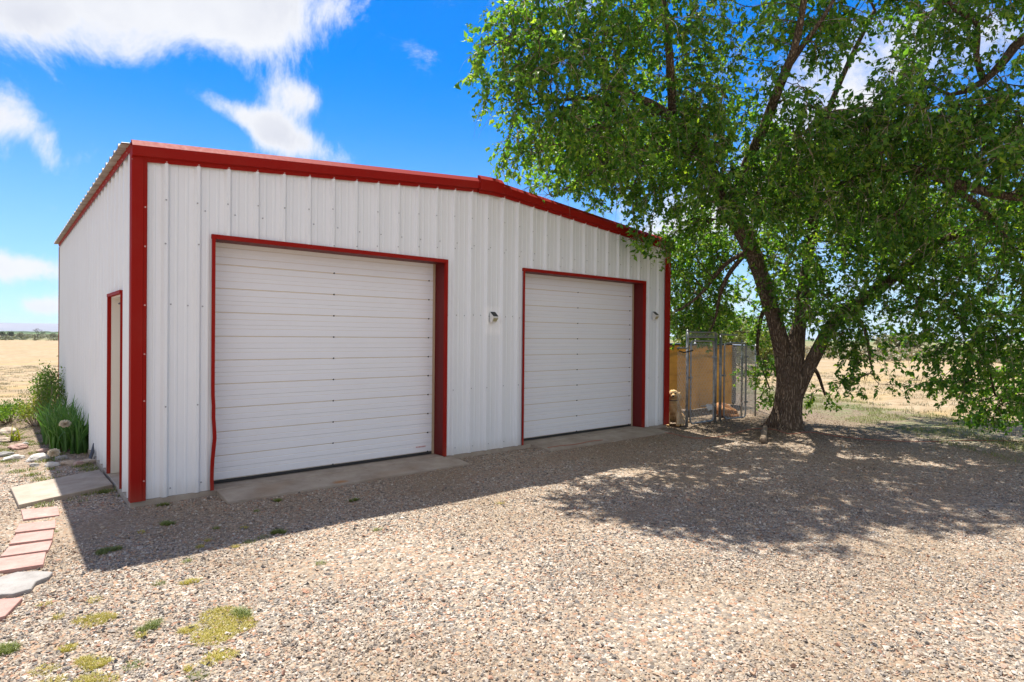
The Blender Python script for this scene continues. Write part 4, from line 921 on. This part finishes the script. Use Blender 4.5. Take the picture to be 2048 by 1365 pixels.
# ground cover under / beyond the tree
def cover(name, N, sampler, h, wdt, m, label, kind='stuff', lean=.9):
    V = []; F = []; P = sampler(N); N = len(P)
    z = np.array([gz(a, b) for a, b in P]); ph = rng.uniform(0, 6.283, N); ld = np.stack([np.cos(ph), np.sin(ph), np.zeros(N)], 1); s = np.stack([-ld[:, 1], ld[:, 0], np.zeros(N)], 1)
    hh = (h*rng.uniform(.4, 1.2, N))[:, None]; l = (lean*rng.uniform(.2, 1.2, N))[:, None]; b = np.stack([P[:, 0], P[:, 1], z-.005], 1); up = np.array([[0, 0, 1.]])
    m1 = b+up*hh*.6+ld*hh*l*.3; t1 = b+up*hh+ld*hh*l
    V = np.stack([b-s*wdt/2, b+s*wdt/2, m1+s*wdt/2.5, m1-s*wdt/2.5, t1], 1).reshape(-1, 3)
    F = (np.array([(0, 1, 2), (0, 2, 3), (3, 2, 4)])[None]+5*np.arange(N)[:, None, None]).reshape(-1, 3)
    return tag(arr_mesh(name, V, F, m), label, 'grass', kind=kind)
def clumpy(N, x0, x1, y0, y1, test, fr=1.2, thr=.0):
    P = np.stack([rng.uniform(x0, x1, N), rng.uniform(y0, y1, N)], 1); k = test(P); P = P[k]
    nz = np.array([mnoise.noise(Vector((a*fr, b*fr, 4))) for a, b in P]); return P[nz > thr]
lin = lambda P: .77*P[:, 0]-.64*P[:, 1]
cover('fringe_grass', 60000, lambda N: clumpy(N, 9, 19, -7, 3, lambda P: (lin(P) > 11.4) & (lin(P) < 14.2)), .07, .006, GRASSG, 'sparse grey-green grass along the shade edge beyond the tree')
cover('dry_grass', 90000, lambda N: clumpy(N, 12, 34, -16, 14, lambda P: (lin(P) > 13.3), 1.5, .08), .09, .012, DRYG, 'dry straw-coloured grass on the open field right of the tree')
cover('straw_grass', 60000, lambda N: clumpy(N, -4, 3.5, 9.5, 34, lambda P: P[:, 0] < 2.5, 1.5, .1), .06, .01, DRYG, 'dry straw-coloured grass on the field left of the garage')
cover('garden_weeds', 16000, lambda N: clumpy(N, -1.2, -.05, 2.3, 6.6, lambda P: P[:, 0] < -.05, 3.5, .12), .04, .006, GRASSG, 'patchy low weeds between the garden rocks')
cover('slab_weeds', 5000, lambda N: clumpy(N, -.75, .0, .55, 2.6, lambda P: ((P[:, 1] < .95+.36*P[:, 0]+.02) | (P[:, 1] > 2.0+.4*P[:, 0]+.03)), 4, .15), .05, .005, GRASSG, 'thin green weeds along both long edges of the step slab')
# fallen leaf litter on the dirt under the tree
N = 26000; P = np.stack([rng.uniform(6, 16, N), rng.uniform(-7, 3, N)], 1)
k = rng.random(N) < np.exp(-((P[:, 0]-10.8)/3.2)**2-((P[:, 1]+1.3)/2.2)**2); P = P[k & ~((P[:, 0] < 9.2) & (P[:, 1] > -.1))]; N = len(P)
P3 = np.stack([P[:, 0], P[:, 1], np.array([gz(a, b)+.006 for a, b in P])], 1); dr = rng.normal(0, 1, (N, 3)); dr[:, 2] *= .2
V, F = leaf_arrays(P3, dr, rng.uniform(.015, .04, N), .5, .3, .05)
tag(arr_mesh('leaf_litter', V, F, leafmat('litter', [(0, (.12, .07, .04)), (.5, (.26, .17, .1)), (1, (.45, .34, .22))], .1, (1, 1, 1), .8)), 'brown dry leaf litter scattered on the dirt under the tree', 'leaf litter', kind='stuff')

# cord
def cord(name, pts, r, label, zz=-.045):
    C = catmull([(gnd(x, y)[0], gnd(x, y)[1], 0) for x, y in pts], .08)
    mb = MB(); mb.tube([(c[0], c[1], gz(c[0], c[1])+.018 if zz is None else zz) for c in C], r, 6); tag(mb.build(name, mat('cord_orange', color=(.36, .13, .08), rough=.6)), label, 'cord')
cord('extension_cord', [(1320, 866), (1345, 868), (1390, 876), (1440, 874), (1500, 864), (1545, 866), (1580, 873), (1620, 871), (1680, 877), (1760, 882), (1850, 884), (1950, 882), (2100, 885)], .0065, 'long thin orange-red cord running past the foot of the tree', None)
cord('short_cord', [(1095, 900), (1120, 896), (1150, 893), (1180, 887), (1205, 884)], .006, 'short orange cord lying on the edge of the right concrete apron', -.028)

# ------------------------------------------------------------------ kennel
ken = empty('dog_kennel', (9.2, -.12, -.07), label='galvanised chain link dog kennel with tan shade cloth beside the garage corner', cat='kennel')
def KM(mb, name, m, parent=ken):
    for i, v in enumerate(mb.v): mb.v[i] = (v[0]-9.2, v[1]+.12, v[2]+.07)
    return mb.build(name, m, parent)
ZG = -.06; KY = -.2
def link_mesh(p0, p1, z0, z1, clip=None):
    p0, p1 = np.array(p0, float), np.array(p1, float); Ln = np.linalg.norm(p1-p0); u = (p1-p0)/Ln; cell = .056; A = []; B = []
    nx = int(Ln/cell); nz = int((z1-z0)/cell)
    for i in range(nx+1):
        for s in (1, -1):
            for j in range(nz):
                a = i*cell+(cell/2 if j % 2 else 0); b = a+s*cell/2*(1 if j % 2 == 0 else -1)*(1)
                b = i*cell+(cell/2 if (j+1) % 2 else 0)*s if s > 0 else i*cell-(cell/2 if (j+1) % 2 else 0)
                a = i*cell+(cell/2 if j % 2 else 0) if s > 0 else i*cell-(cell/2 if j % 2 else 0)
                if min(a, b) < 0 or max(a, b) > Ln: continue
                qa = p0+u*a; qb = p0+u*b; A.append((qa[0], qa[1], z0+j*cell)); B.append((qb[0], qb[1], z0+(j+1)*cell))
    A, B = np.array(A), np.array(B); V, F = tubes_arrays(A, B, np.full(len(A), .0024), np.full(len(A), .0024), 3); return V, F
WIREM = mat('chain_link_wire', color=(.5, .5, .48), rough=.45, metal=.3)
def fence_panel(p0, p1, z0, z1, parent, name='mesh'):
    V, F = link_mesh(p0, p1, z0, z1); V = V-np.array([9.2, -.12, -.07]); return arr_mesh(name, V, F, WIREM, parent)
def post(x, y, h, r=.03, cap=True):
    mb = MB(); mb.tube([(x, y, ZG-.05), (x, y, h)], r, 12)
    mb.tube([(x, y, h), (x, y, h+.015), (x, y, h+.03)], [r*1.15, r*1.1, r*.4], 12)
    for z in (.25, .7, 1.15, 1.5): mb.tube([(x, y, z), (x, y, z+.025)], r*1.18, 12)
    KM(mb, 'post', GALV).data.shade_smooth()
for (x, y, h) in ((9.57, KY, 1.86), (10.62, KY, 1.80), (10.80, KY-.01, 1.80), (11.72, KY, 1.66), (12.34, KY, 1.6), (9.3, 1.5, 1.65), (10.9, 1.5, 1.65), (12.5, 1.5, 1.65), (14.2, 1.5, 1.6)): post(x, y, h, (.030 if h > 1.7 else .022))
def rail(a, b, r=.018, name='rail'):
    mb = MB(); mb.tube([a, b], r, 8); KM(mb, name, GALV)
rail((9.22, KY, 1.52), (9.57, KY, 1.52)); rail((9.57, KY, 1.84), (10.62, KY, 1.84)); rail((9.57, KY, 1.74), (10.62, KY, 1.74)); rail((11.72, KY, 1.55), (12.34, KY, 1.55)); rail((10.8, KY, 1.80), (11.5, KY, 1.80)); rail((9.3, 1.5, 1.6), (14.2, 1.5, 1.55)); rail((12.34, KY, 1.55), (14.2, 1.5, 1.55))
fence_panel((9.22, KY), (9.57, KY), 0, 1.5, ken); fence_panel((9.3, 1.5), (14.2, 1.5), .02, 1.6, ken); fence_panel((11.72, KY), (12.34, KY), 0, 1.52, ken); fence_panel((12.34, KY), (14.2, 1.5), 0, 1.52, ken); fence_panel((9.6, KY), (10.6, KY), 1.75, 1.84, ken)
def gate(x0, y0, x1, y1, z0, z1, name='gate'):
    g = empty(name); g.parent = ken
    mb = MB(); c = .09; u = np.array([x1-x0, y1-y0]); u = u/np.linalg.norm(u)
    def q(s, z):
        b = (np.array([x0, y0]) if s < 0 else np.array([x1, y1])); return lambda o_: (b[0]+u[0]*o_*(-s), b[1]+u[1]*o_*(-s), z)
    pts = []
    for (s, zc, sz) in ((-1, z0, 1), (-1, z1, -1), (1, z1, -1), (1, z0, 1)):
        b = np.array([x0, y0]) if s < 0 else np.array([x1, y1]); order = np.linspace(0, math.pi/2, 6)
        arc = [(b+u*(-s)*c*(1-math.cos(a)), zc+sz*c*(1-math.sin(a))) for a in order]
        # arc from vertical side (a=0) to horizontal side (a=90)
        if (s, sz) in ((-1, 1), (1, -1)): arc = arc[::-1]
        pts += [(p[0], p[1], z) for p, z in arc]
    pts.append(pts[0]); mb.tube(pts, .019, 8, cap=False); KM(mb, 'gate_frame', GALV, g).data.shade_smooth()
    fence_panel((x0+.02*u[0], y0+.02*u[1]), (x1-.02*u[0], y1-.02*u[1]), z0+.02, z1-.02, g)
    for n_, a_, b_ in (('latch', (x0-.06, y0-.03, .9), (x0+.03, y0+.03, .94)), ('hinge', (x1-.03, y1-.03, .3), (x1+.05, y1+.03, .34)), ('hinge', (x1-.03, y1-.03, 1.3), (x1+.05, y1+.03, 1.34))):
        mb = MB(); mb.box(a_, b_); KM(mb, n_, GALV, g)
gate(9.66, KY-.02, 10.52, KY-.02, -.02, 1.66); gate(10.92, KY-.03, 11.60, KY-.16, -.02, 1.62)
# shade cloth, slightly wavy with thickness
def cloth(xa, ya, xb, yb, z0, z1, name='shade_cloth'):
    n = 40; m = 14; vs = []
    for th in (0, .006):
        for j in range(m+1):
            for i in range(n+1):
                s = i/n; t = j/m; x = xa+(xb-xa)*s; y = ya+(yb-ya)*s; z = z0+(z1-z0)*t+(.02*math.sin(s*17)+.015*math.sin(s*41))*(1 if t > .9 or t < .1 else .4)
                vs.append((x, y+.02*math.sin(s*26+t*2)+.015*math.sin(s*9+t*5)+th, z))
    k = (n+1)*(m+1); fs = []
    for o_ in (0, k):
        fs += [(o_+j*(n+1)+i, o_+j*(n+1)+i+1, o_+(j+1)*(n+1)+i+1, o_+(j+1)*(n+1)+i) for j in range(m) for i in range(n)]
    mb = MB().add(vs, fs); KM(mb, name, TARP)
cloth(9.25, 1.36, 14.1, 1.36, -.04, 1.55); cloth(14.13, 1.36, 14.13, 1.34, -.04, 1.5)
mb = MB(); mb.box((14.1, 1.30, -.04), (14.16, 1.4, 1.52)); mb.box((9.2, 1.33, 1.54), (14.15, 1.39, 1.58)); KM(mb, 'edging', RUBBER)
mb = MB(); mb.tube([(9.25, KY-.02, 1.46), (9.4, KY-.03, 1.43), (9.7, KY-.04, 1.47)], .014, 6); KM(mb, 'strap', BLACK)
# white board on the kennel floor
mb = MB(); n_ = 10; vs = []
for j in range(4):
    for i in range(n_+1): vs.append((i/n_*.9, j*.08, .02+.10*(j > 0)+.03*math.sin(i*1.3+j)))
mb.add(vs, [(j*(n_+1)+i, j*(n_+1)+i+1, (j+1)*(n_+1)+i+1, (j+1)*(n_+1)+i) for j in range(3) for i in range(n_)]); o = mb.build('crumpled_sheet', mat('white_sheet', color=(.6, .6, .6), rough=.8)); o.modifiers.new('s', 'SOLIDIFY').thickness = .01
o.location = (12.1, .85, -.06); tag(o, 'crumpled whitish sheet lying inside the kennel below the tan cloth', 'sheet')

# ------------------------------------------------------------------ dogs
def furm(a, b_, c):
    def f(t, b):
        tc = t.new('ShaderNodeTexCoord').outputs['Object']; n = t.noise(t.mapv(tc, (1, 1, .5)), 9, 5, .65); n2 = t.noise(t.mapv(tc, (1, 1, .25)), 70, 4, .7)
        cc = t.ramp(n, [(.3, a), (.5, b_), (.72, c)]); cc = t.mix(t.math('MULTIPLY', n2, .4), cc, tuple(x*.45 for x in a)); t.link(cc, b.inputs['Base Color'])
        b.inputs['Roughness'].default_value = .85; bump(t, b, n2, .9, .012)
    return f
FUR1 = mat('golden_fur', furm((.40, .21, .07), (.70, .46, .2), (.85, .66, .38))); FUR2 = mat('red_fur', furm((.2, .075, .02), (.4, .17, .05), (.52, .27, .1)))
def blob_body(parts, m, parent, vox=.011, name='body'):
    bm = bmesh.new()
    for p in parts:
        if p[0] == 'e':
            _, c, s = p[:3]; rot = p[3] if len(p) > 3 else (0, 0, 0)
            from mathutils import Euler
            mtx = Matrix.Translation(c) @ Euler(rot).to_matrix().to_4x4() @ Matrix.Diagonal((*s, 1)); bmesh.ops.create_icosphere(bm, subdivisions=3, radius=1, matrix=mtx)
        else:
            _, pts, rs = p; pts = [Vector(q) for q in pts]
            for i in range(len(pts)-1):
                k = max(2, int((pts[i+1]-pts[i]).length/(.35*min(rs[i], rs[i+1]))))
                for j in range(k+1):
                    t_ = j/k; bmesh.ops.create_icosphere(bm, subdivisions=2, radius=rs[i]*(1-t_)+rs[i+1]*t_, matrix=Matrix.Translation(pts[i].lerp(pts[i+1], t_)))
    me = bpy.data.meshes.new(name); bm.to_mesh(me); bm.free(); me.materials.append(m); o = bpy.data.objects.new(name, me); col.objects.link(o); o.parent = parent
    r_ = o.modifiers.new('r', 'REMESH'); r_.mode = 'VOXEL'; r_.voxel_size = vox; r_.use_smooth_shade = True
    s_ = o.modifiers.new('s', 'SMOOTH'); s_.factor = .6; s_.iterations = 5
    tx = bpy.data.textures.new('fur', 'CLOUDS'); tx.noise_scale = .03; dm = o.modifiers.new('d', 'DISPLACE'); dm.texture = tx; dm.strength = .016; dm.mid_level = .5
    return o
def fur_tufts(parent, spots, m, n, ln, name='fur'):
    P = []; Dd = []
    for (c, s, dn) in spots:
        q = norm(rng.normal(0, 1, (n, 3))); P.append(np.array(c)+q*np.array(s)); Dd.append(q*.45+np.array(dn)+rng.normal(0, .2, (n, 3)))
    P = np.concatenate(P); Dd = norm(np.concatenate(Dd)); N = len(P); l = rng.uniform(.5, 1.2, N)*ln
    V, F = tubes_arrays(P, P+Dd*l[:, None], np.full(N, .0035), np.full(N, .0008), 3); arr_mesh(name, V, F, m, parent)
dog = empty('sitting_dog', (9.42, .02, -.055), R(-56), label='light golden long-haired dog sitting upright by the garage corner, facing the camera', cat='dog')
dog.scale = (1.17, 1.1, 1.0)
blob_body([('e', (0, .0, .37), (.125, .14, .17), (.3, 0, 0)), ('t', [(0, .0, .36), (0, .12, .25), (0, .2, .16)], [.125, .14, .14]), ('e', (0, -.06, .45), (.10, .09, .10)),
           ('t', [(0, -.03, .47), (0, -.075, .58)], [.095, .075]), ('e', (0, -.10, .655), (.082, .09, .078)), ('t', [(0, -.14, .635), (0, -.215, .61)], [.050, .036]), ('e', (0, -.13, .685), (.055, .05, .045)),
           ('e', (.098, -.09, .615), (.026, .05, .08), (0, .15, 0)), ('e', (-.098, -.09, .615), (.026, .05, .08), (0, -.15, 0)),
           ('t', [(.075, -.06, .36), (.08, -.10, .19), (.078, -.12, .03)], [.06, .038, .032]), ('t', [(-.075, -.06, .36), (-.08, -.10, .19), (-.078, -.12, .03)], [.06, .038, .032]),
           ('e', (.08, -.145, .022), (.036, .055, .024)), ('e', (-.08, -.145, .022), (.036, .055, .024)),
           ('e', (.13, .10, .13), (.07, .14, .115), (.3, 0, 0)), ('e', (-.13, .10, .13), (.07, .14, .115), (.3, 0, 0)), ('e', (.15, -.03, .025), (.036, .08, .026)), ('e', (-.15, -.03, .025), (.036, .08, .026)),
           ('t', [(0, .28, .06), (.12, .38, .03), (.25, .38, .03)], [.04, .045, .03])], FUR1, dog)
fur_tufts(dog, [((0, -.07, .42), (.10, .10, .12), (0, -.2, -1)), ((0, 0, .32), (.13, .13, .17), (0, -.1, -1)), ((.13, .1, .13), (.07, .14, .11), (0, 0, -.9)), ((-.13, .1, .13), (.07, .14, .11), (0, 0, -.9)), ((.085, -.085, .61), (.024, .045, .07), (0, 0, -1)), ((-.085, -.085, .61), (.024, .045, .07), (0, 0, -1))], FUR1, 900, .045)
NOSE = mat('dog_nose', color=(.02, .015, .015), rough=.35)
mb = MB()
def ball(mb, c, s, n=8):
    vs = []; fs = []
    for i in range(n+1):
        for j in range(n): a = math.pi*i/n; b = 2*math.pi*j/n; vs.append((c[0]+s[0]*math.sin(a)*math.cos(b), c[1]+s[1]*math.sin(a)*math.sin(b), c[2]+s[2]*math.cos(a)))
    fs = [(i*n+j, (i+1)*n+j, (i+1)*n+(j+1) % n, i*n+(j+1) % n) for i in range(n) for j in range(n)]; mb.add(vs, fs)
ball(mb, (0, -.254, .622), (.027, .016, .021)); mb.build('nose', NOSE, dog)
for s_ in (-1, 1):
    mb = MB(); ball(mb, (s_*.034, -.182, .672), (.015, .011, .014)); mb.build('eye', NOSE, dog)
mb = MB(); mb.tube([(-.03, -.215, .583), (0, -.235, .578), (.03, -.215, .583)], .006, 6); mb.build('mouth', NOSE, dog)
mb = MB(); mb.tube([(.088*math.cos(a), -.065+.088*math.sin(a), .535+.02*math.sin(a)) for a in np.linspace(0, 6.283, 24)], .008, 6, cap=False); mb.build('collar', BLACK, dog)
d2 = empty('lying_dog', (11.72, .22, -.055), R(35), label='reddish golden dog lying curled up inside the kennel behind the right gate', cat='dog')
blob_body([('t', [(-.22, .05, .12), (-.05, .12, .15), (.12, .08, .15), (.2, -.06, .13)], [.11, .14, .145, .12]), ('t', [(-.22, .0, .13), (-.2, -.12, .12)], [.085, .07]), ('e', (-.14, -.2, .10), (.085, .08, .07)), ('t', [(-.11, -.22, .09), (-.02, -.26, .07)], [.045, .034]),
           ('e', (-.2, -.19, .10), (.03, .05, .06)), ('e', (-.09, -.14, .12), (.045, .03, .05)), ('t', [(.2, -.05, .09), (.1, -.2, .06), (-.0, -.2, .03)], [.1, .05, .03]), ('t', [(-.2, .0, .06), (-.3, -.15, .03), (-.22, -.28, .03)], [.05, .035, .03]), ('t', [(.28, -.02, .06), (.24, -.2, .04), (.08, -.3, .03)], [.04, .05, .03])], FUR2, d2)
mb = MB(); ball(mb, (.015, -.27, .075), (.016, .014, .013)); mb.build('nose', NOSE, d2)
fur_tufts(d2, [((0, .08, .14), (.2, .14, .14), (0, -.3, -.5)), ((-.14, -.1, .12), (.09, .12, .08), (0, -.3, -.5))], FUR2, 1200, .04)

# ------------------------------------------------------------------ distance
def clumps(name, P, rad, h, m, per, label, cat, kind='stuff', lsz=.35):
    N = len(P); k = np.repeat(np.arange(N), per); q = norm(rng.normal(0, 1, (len(k), 3)))*rng.random((len(k), 1))**.4; q[:, 2] = np.abs(q[:, 2])
    rr = rad*rng.uniform(.6, 1.3, N); hh = h*rng.uniform(.5, 1.3, N)
    C = np.stack([P[:, 0], P[:, 1], np.array([gz(a, b) for a, b in P])], 1)[k]+q*np.stack([rr[k], rr[k], hh[k]], 1)
    V, F = leaf_arrays(C, rng.normal(0, 1, (len(k), 3)), lsz*rr[k]*rng.uniform(.7, 1.3, len(k)), .7); return tag(arr_mesh(name, V, F, m), label, cat, kind=kind)
def polar(n, d0, d1, a0, a1):     # a: px columns
    d = rng.uniform(d0, d1, n); px = rng.uniform(a0, a1, n); v = np.array([cdir(x, 660)[:2] for x in px]); v = norm(v); return CAM[None, :2]+v*d[:, None]
clumps('sagebrush', np.concatenate([polar(1500, 162, 520, -250, 300)]), 1.1, .7, SAGE, 34, 'grey-green sagebrush plain beyond the fence at the far left', 'brush')
clumps('dry_brush', np.concatenate([polar(900, 62, 110, 1250, 2300)]), .8, .75, DRYG, 40, 'grey dry brush strip beyond the field right of the tree', 'brush')
def tree_far(px, dist, h, w_, m, label, name='juniper', n=900, cat='tree', group=None):
    v = cdir(px, 660)[:2]; v = v/np.linalg.norm(v); p = CAM[:2]+v*dist; z = gz(*p); e = empty(name, (p[0], p[1], z), label=label, cat=cat, group=group)
    mb = MB(); mb.tube([(0, 0, -.1), (.03*h, 0, h*.35), (0, .02*h, h*.7)], [.05*h, .035*h, .015*h], 7); mb.build('trunk', TWIG, e)
    q = norm(rng.normal(0, 1, (n, 3)))*rng.random((n, 1))**.45; c = q*np.array([w_/2, w_/2, h*.45])+np.array([0, 0, h*.55]); c += rng.normal(0, .05, c.shape)*w_
    V, F = leaf_arrays(c, rng.normal(0, 1, (n, 3)), rng.uniform(.08, .16, n)*w_*(900/n)**.5, .6); arr_mesh('crown', V, F, m, e)
tree_far(4, 210, 1.9, 1.5, JUNI, 'dark round juniper at the left frame edge beyond the fence')
tree_far(21, 215, 1.9, 1.7, JUNI, 'dark pointed juniper second from the left on the plain')
tree_far(41, 220, 1.6, 1.8, SAGE, 'grey-green bush between the juniper and the dead tree', 'bush')
tree_far(106, 215, 1.5, 1.8, SAGE, 'sparse grey bush just left of the far corner of the garage', 'bush')
tree_far(1440, 34, 3.1, 4.6, GRASSG, 'pale green bushy tree beyond the kennel', 'bushy_tree', 9000)
tree_far(1530, 40, 2.4, 3.6, GRASSG, 'smaller pale green bush far behind the kennel gates', 'bush', 5000, 'bush')
tree_far(1800, 150, 2.6, 9, SAGE, 'low grey-green far bush on the horizon right of the tree', 'bush', 1200, 'bush')
# dead tree
v = cdir(74, 660)[:2]; v = v/np.linalg.norm(v); p = CAM[:2]+v*205; e = MB(); random.seed(3)
def br(p0, d0, l, r, k):
    q = p0+d0*l; e.tube([p0, (p0+q)/2+Vector((random.uniform(-.05, .05)*l,)*3), q], [r, r*.8, r*.6], 5)
    if k:
        for _ in range(3): br(q, (d0+Vector((random.uniform(-1, 1), random.uniform(-1, 1), random.uniform(-.3, .5)))).normalized(), l*.72, r*.55, k-1)
br(Vector((0, 0, -.1)), Vector((.15, 0, 1)), 1.0, .16, 5); o = e.build('dead_tree', mat('dead_wood', color=(.09, .07, .06), rough=.9)); o.location = (p[0], p[1], gz(*p)); tag(o, 'bare dark dead tree standing on the plain left of the garage', 'tree')
# wire fence
f = empty('wire_fence', (CAM[0], 150, 0), label='thin post and wire fence crossing the plain at the far left', cat='fence')
vv = norm(np.array([cdir(50, 660)[:2]]))[0]; side = np.array([vv[1], -vv[0]]); c0 = CAM[:2]+vv*160
PP = [c0+side*s for s in np.arange(-26, 26, 4.6)]
for q in PP:
    mb = MB(); mb.tube([(q[0]-CAM[0], q[1]-150, -.2), (q[0]-CAM[0], q[1]-150, 1.35)], .05, 6); mb.build('post', mat('post_wood', color=(.08, .07, .06)) if 'post_wood' not in bpy.data.materials else bpy.data.materials['post_wood'], f)
mb = MB()
for z in (.35, .7, 1.0, 1.25): mb.tube([(PP[0][0]-CAM[0], PP[0][1]-150, z), (PP[-1][0]-CAM[0], PP[-1][1]-150, z)], .008, 4)
mb.build('wire', GALV, f)
# far green belt and mesa
def ridge(name, d, px0, px1, hfun, m, th=900, n=90):
    vs = []; fs = []
    for i in range(n+1):
        px = px0+(px1-px0)*i/n; v = cdir(px, 660)[:2]; v = v/np.linalg.norm(v); a = CAM[:2]+v*d; b = CAM[:2]+v*(d+th*.25); c_ = CAM[:2]+v*(d+th); h = hfun(i/n)
        vs += [(a[0], a[1], -2), (b[0], b[1], h), (c_[0], c_[1], h*.9), (c_[0], c_[1], -2)]
    for i in range(n): fs += [(i*4+j, i*4+j+1, i*4+j+5, i*4+j+4) for j in range(3)]
    fs += [(0, 1, 2, 3), tuple(n*4+k for k in (3, 2, 1, 0))]
    return tag(MB().add(vs, fs).build(name, m), kind='structure')
MESA = mat('mesa_rock', lambda t, b: (t.link(t.ramp(t.noise(t.mapv(t.pos(), (.0008, .0008, .03)), 1, 5), [(.35, (.17, .17, .2)), (.65, (.25, .23, .25))]), b.inputs['Base Color']), setattr(b.inputs['Roughness'], 'default_value', .95)))
ridge('hills', 9000, -500, 700, lambda s: 112+10*mnoise.noise(Vector((s*6, 0, 0)))+4*mnoise.noise(Vector((s*30, 0, 0))), MESA, 2500)
ridge('hills', 9000, 1200, 2600, lambda s: 25+12*mnoise.noise(Vector((s*6, 3, 0))), MESA, 2500)
ridge('tree_line', 1500, -500, 700, lambda s: 3.2+1.5*mnoise.noise(Vector((s*80, 7, 0))), mat('belt_green', color=(.06, .1, .04), rough=.95), 40, 300)

# haze: one closed box of thin air round the camera and the whole scene
HZ = bpy.data.materials.new('haze_air'); HZ.use_nodes = True; HZ.node_tree.nodes.clear()
ho = HZ.node_tree.nodes.new('ShaderNodeOutputMaterial'); hv = HZ.node_tree.nodes.new('ShaderNodeVolumePrincipled')
hv.inputs['Color'].default_value = (.75, .85, 1, 1); hv.inputs['Density'].default_value = 6e-5; hv.inputs['Anisotropy'].default_value = .2
HZ.node_tree.links.new(hv.outputs[0], ho.inputs['Volume'])
tag(MB().box((-34000, -34000, -8), (34000, 34000, 160)).build('haze', HZ), kind='stuff')
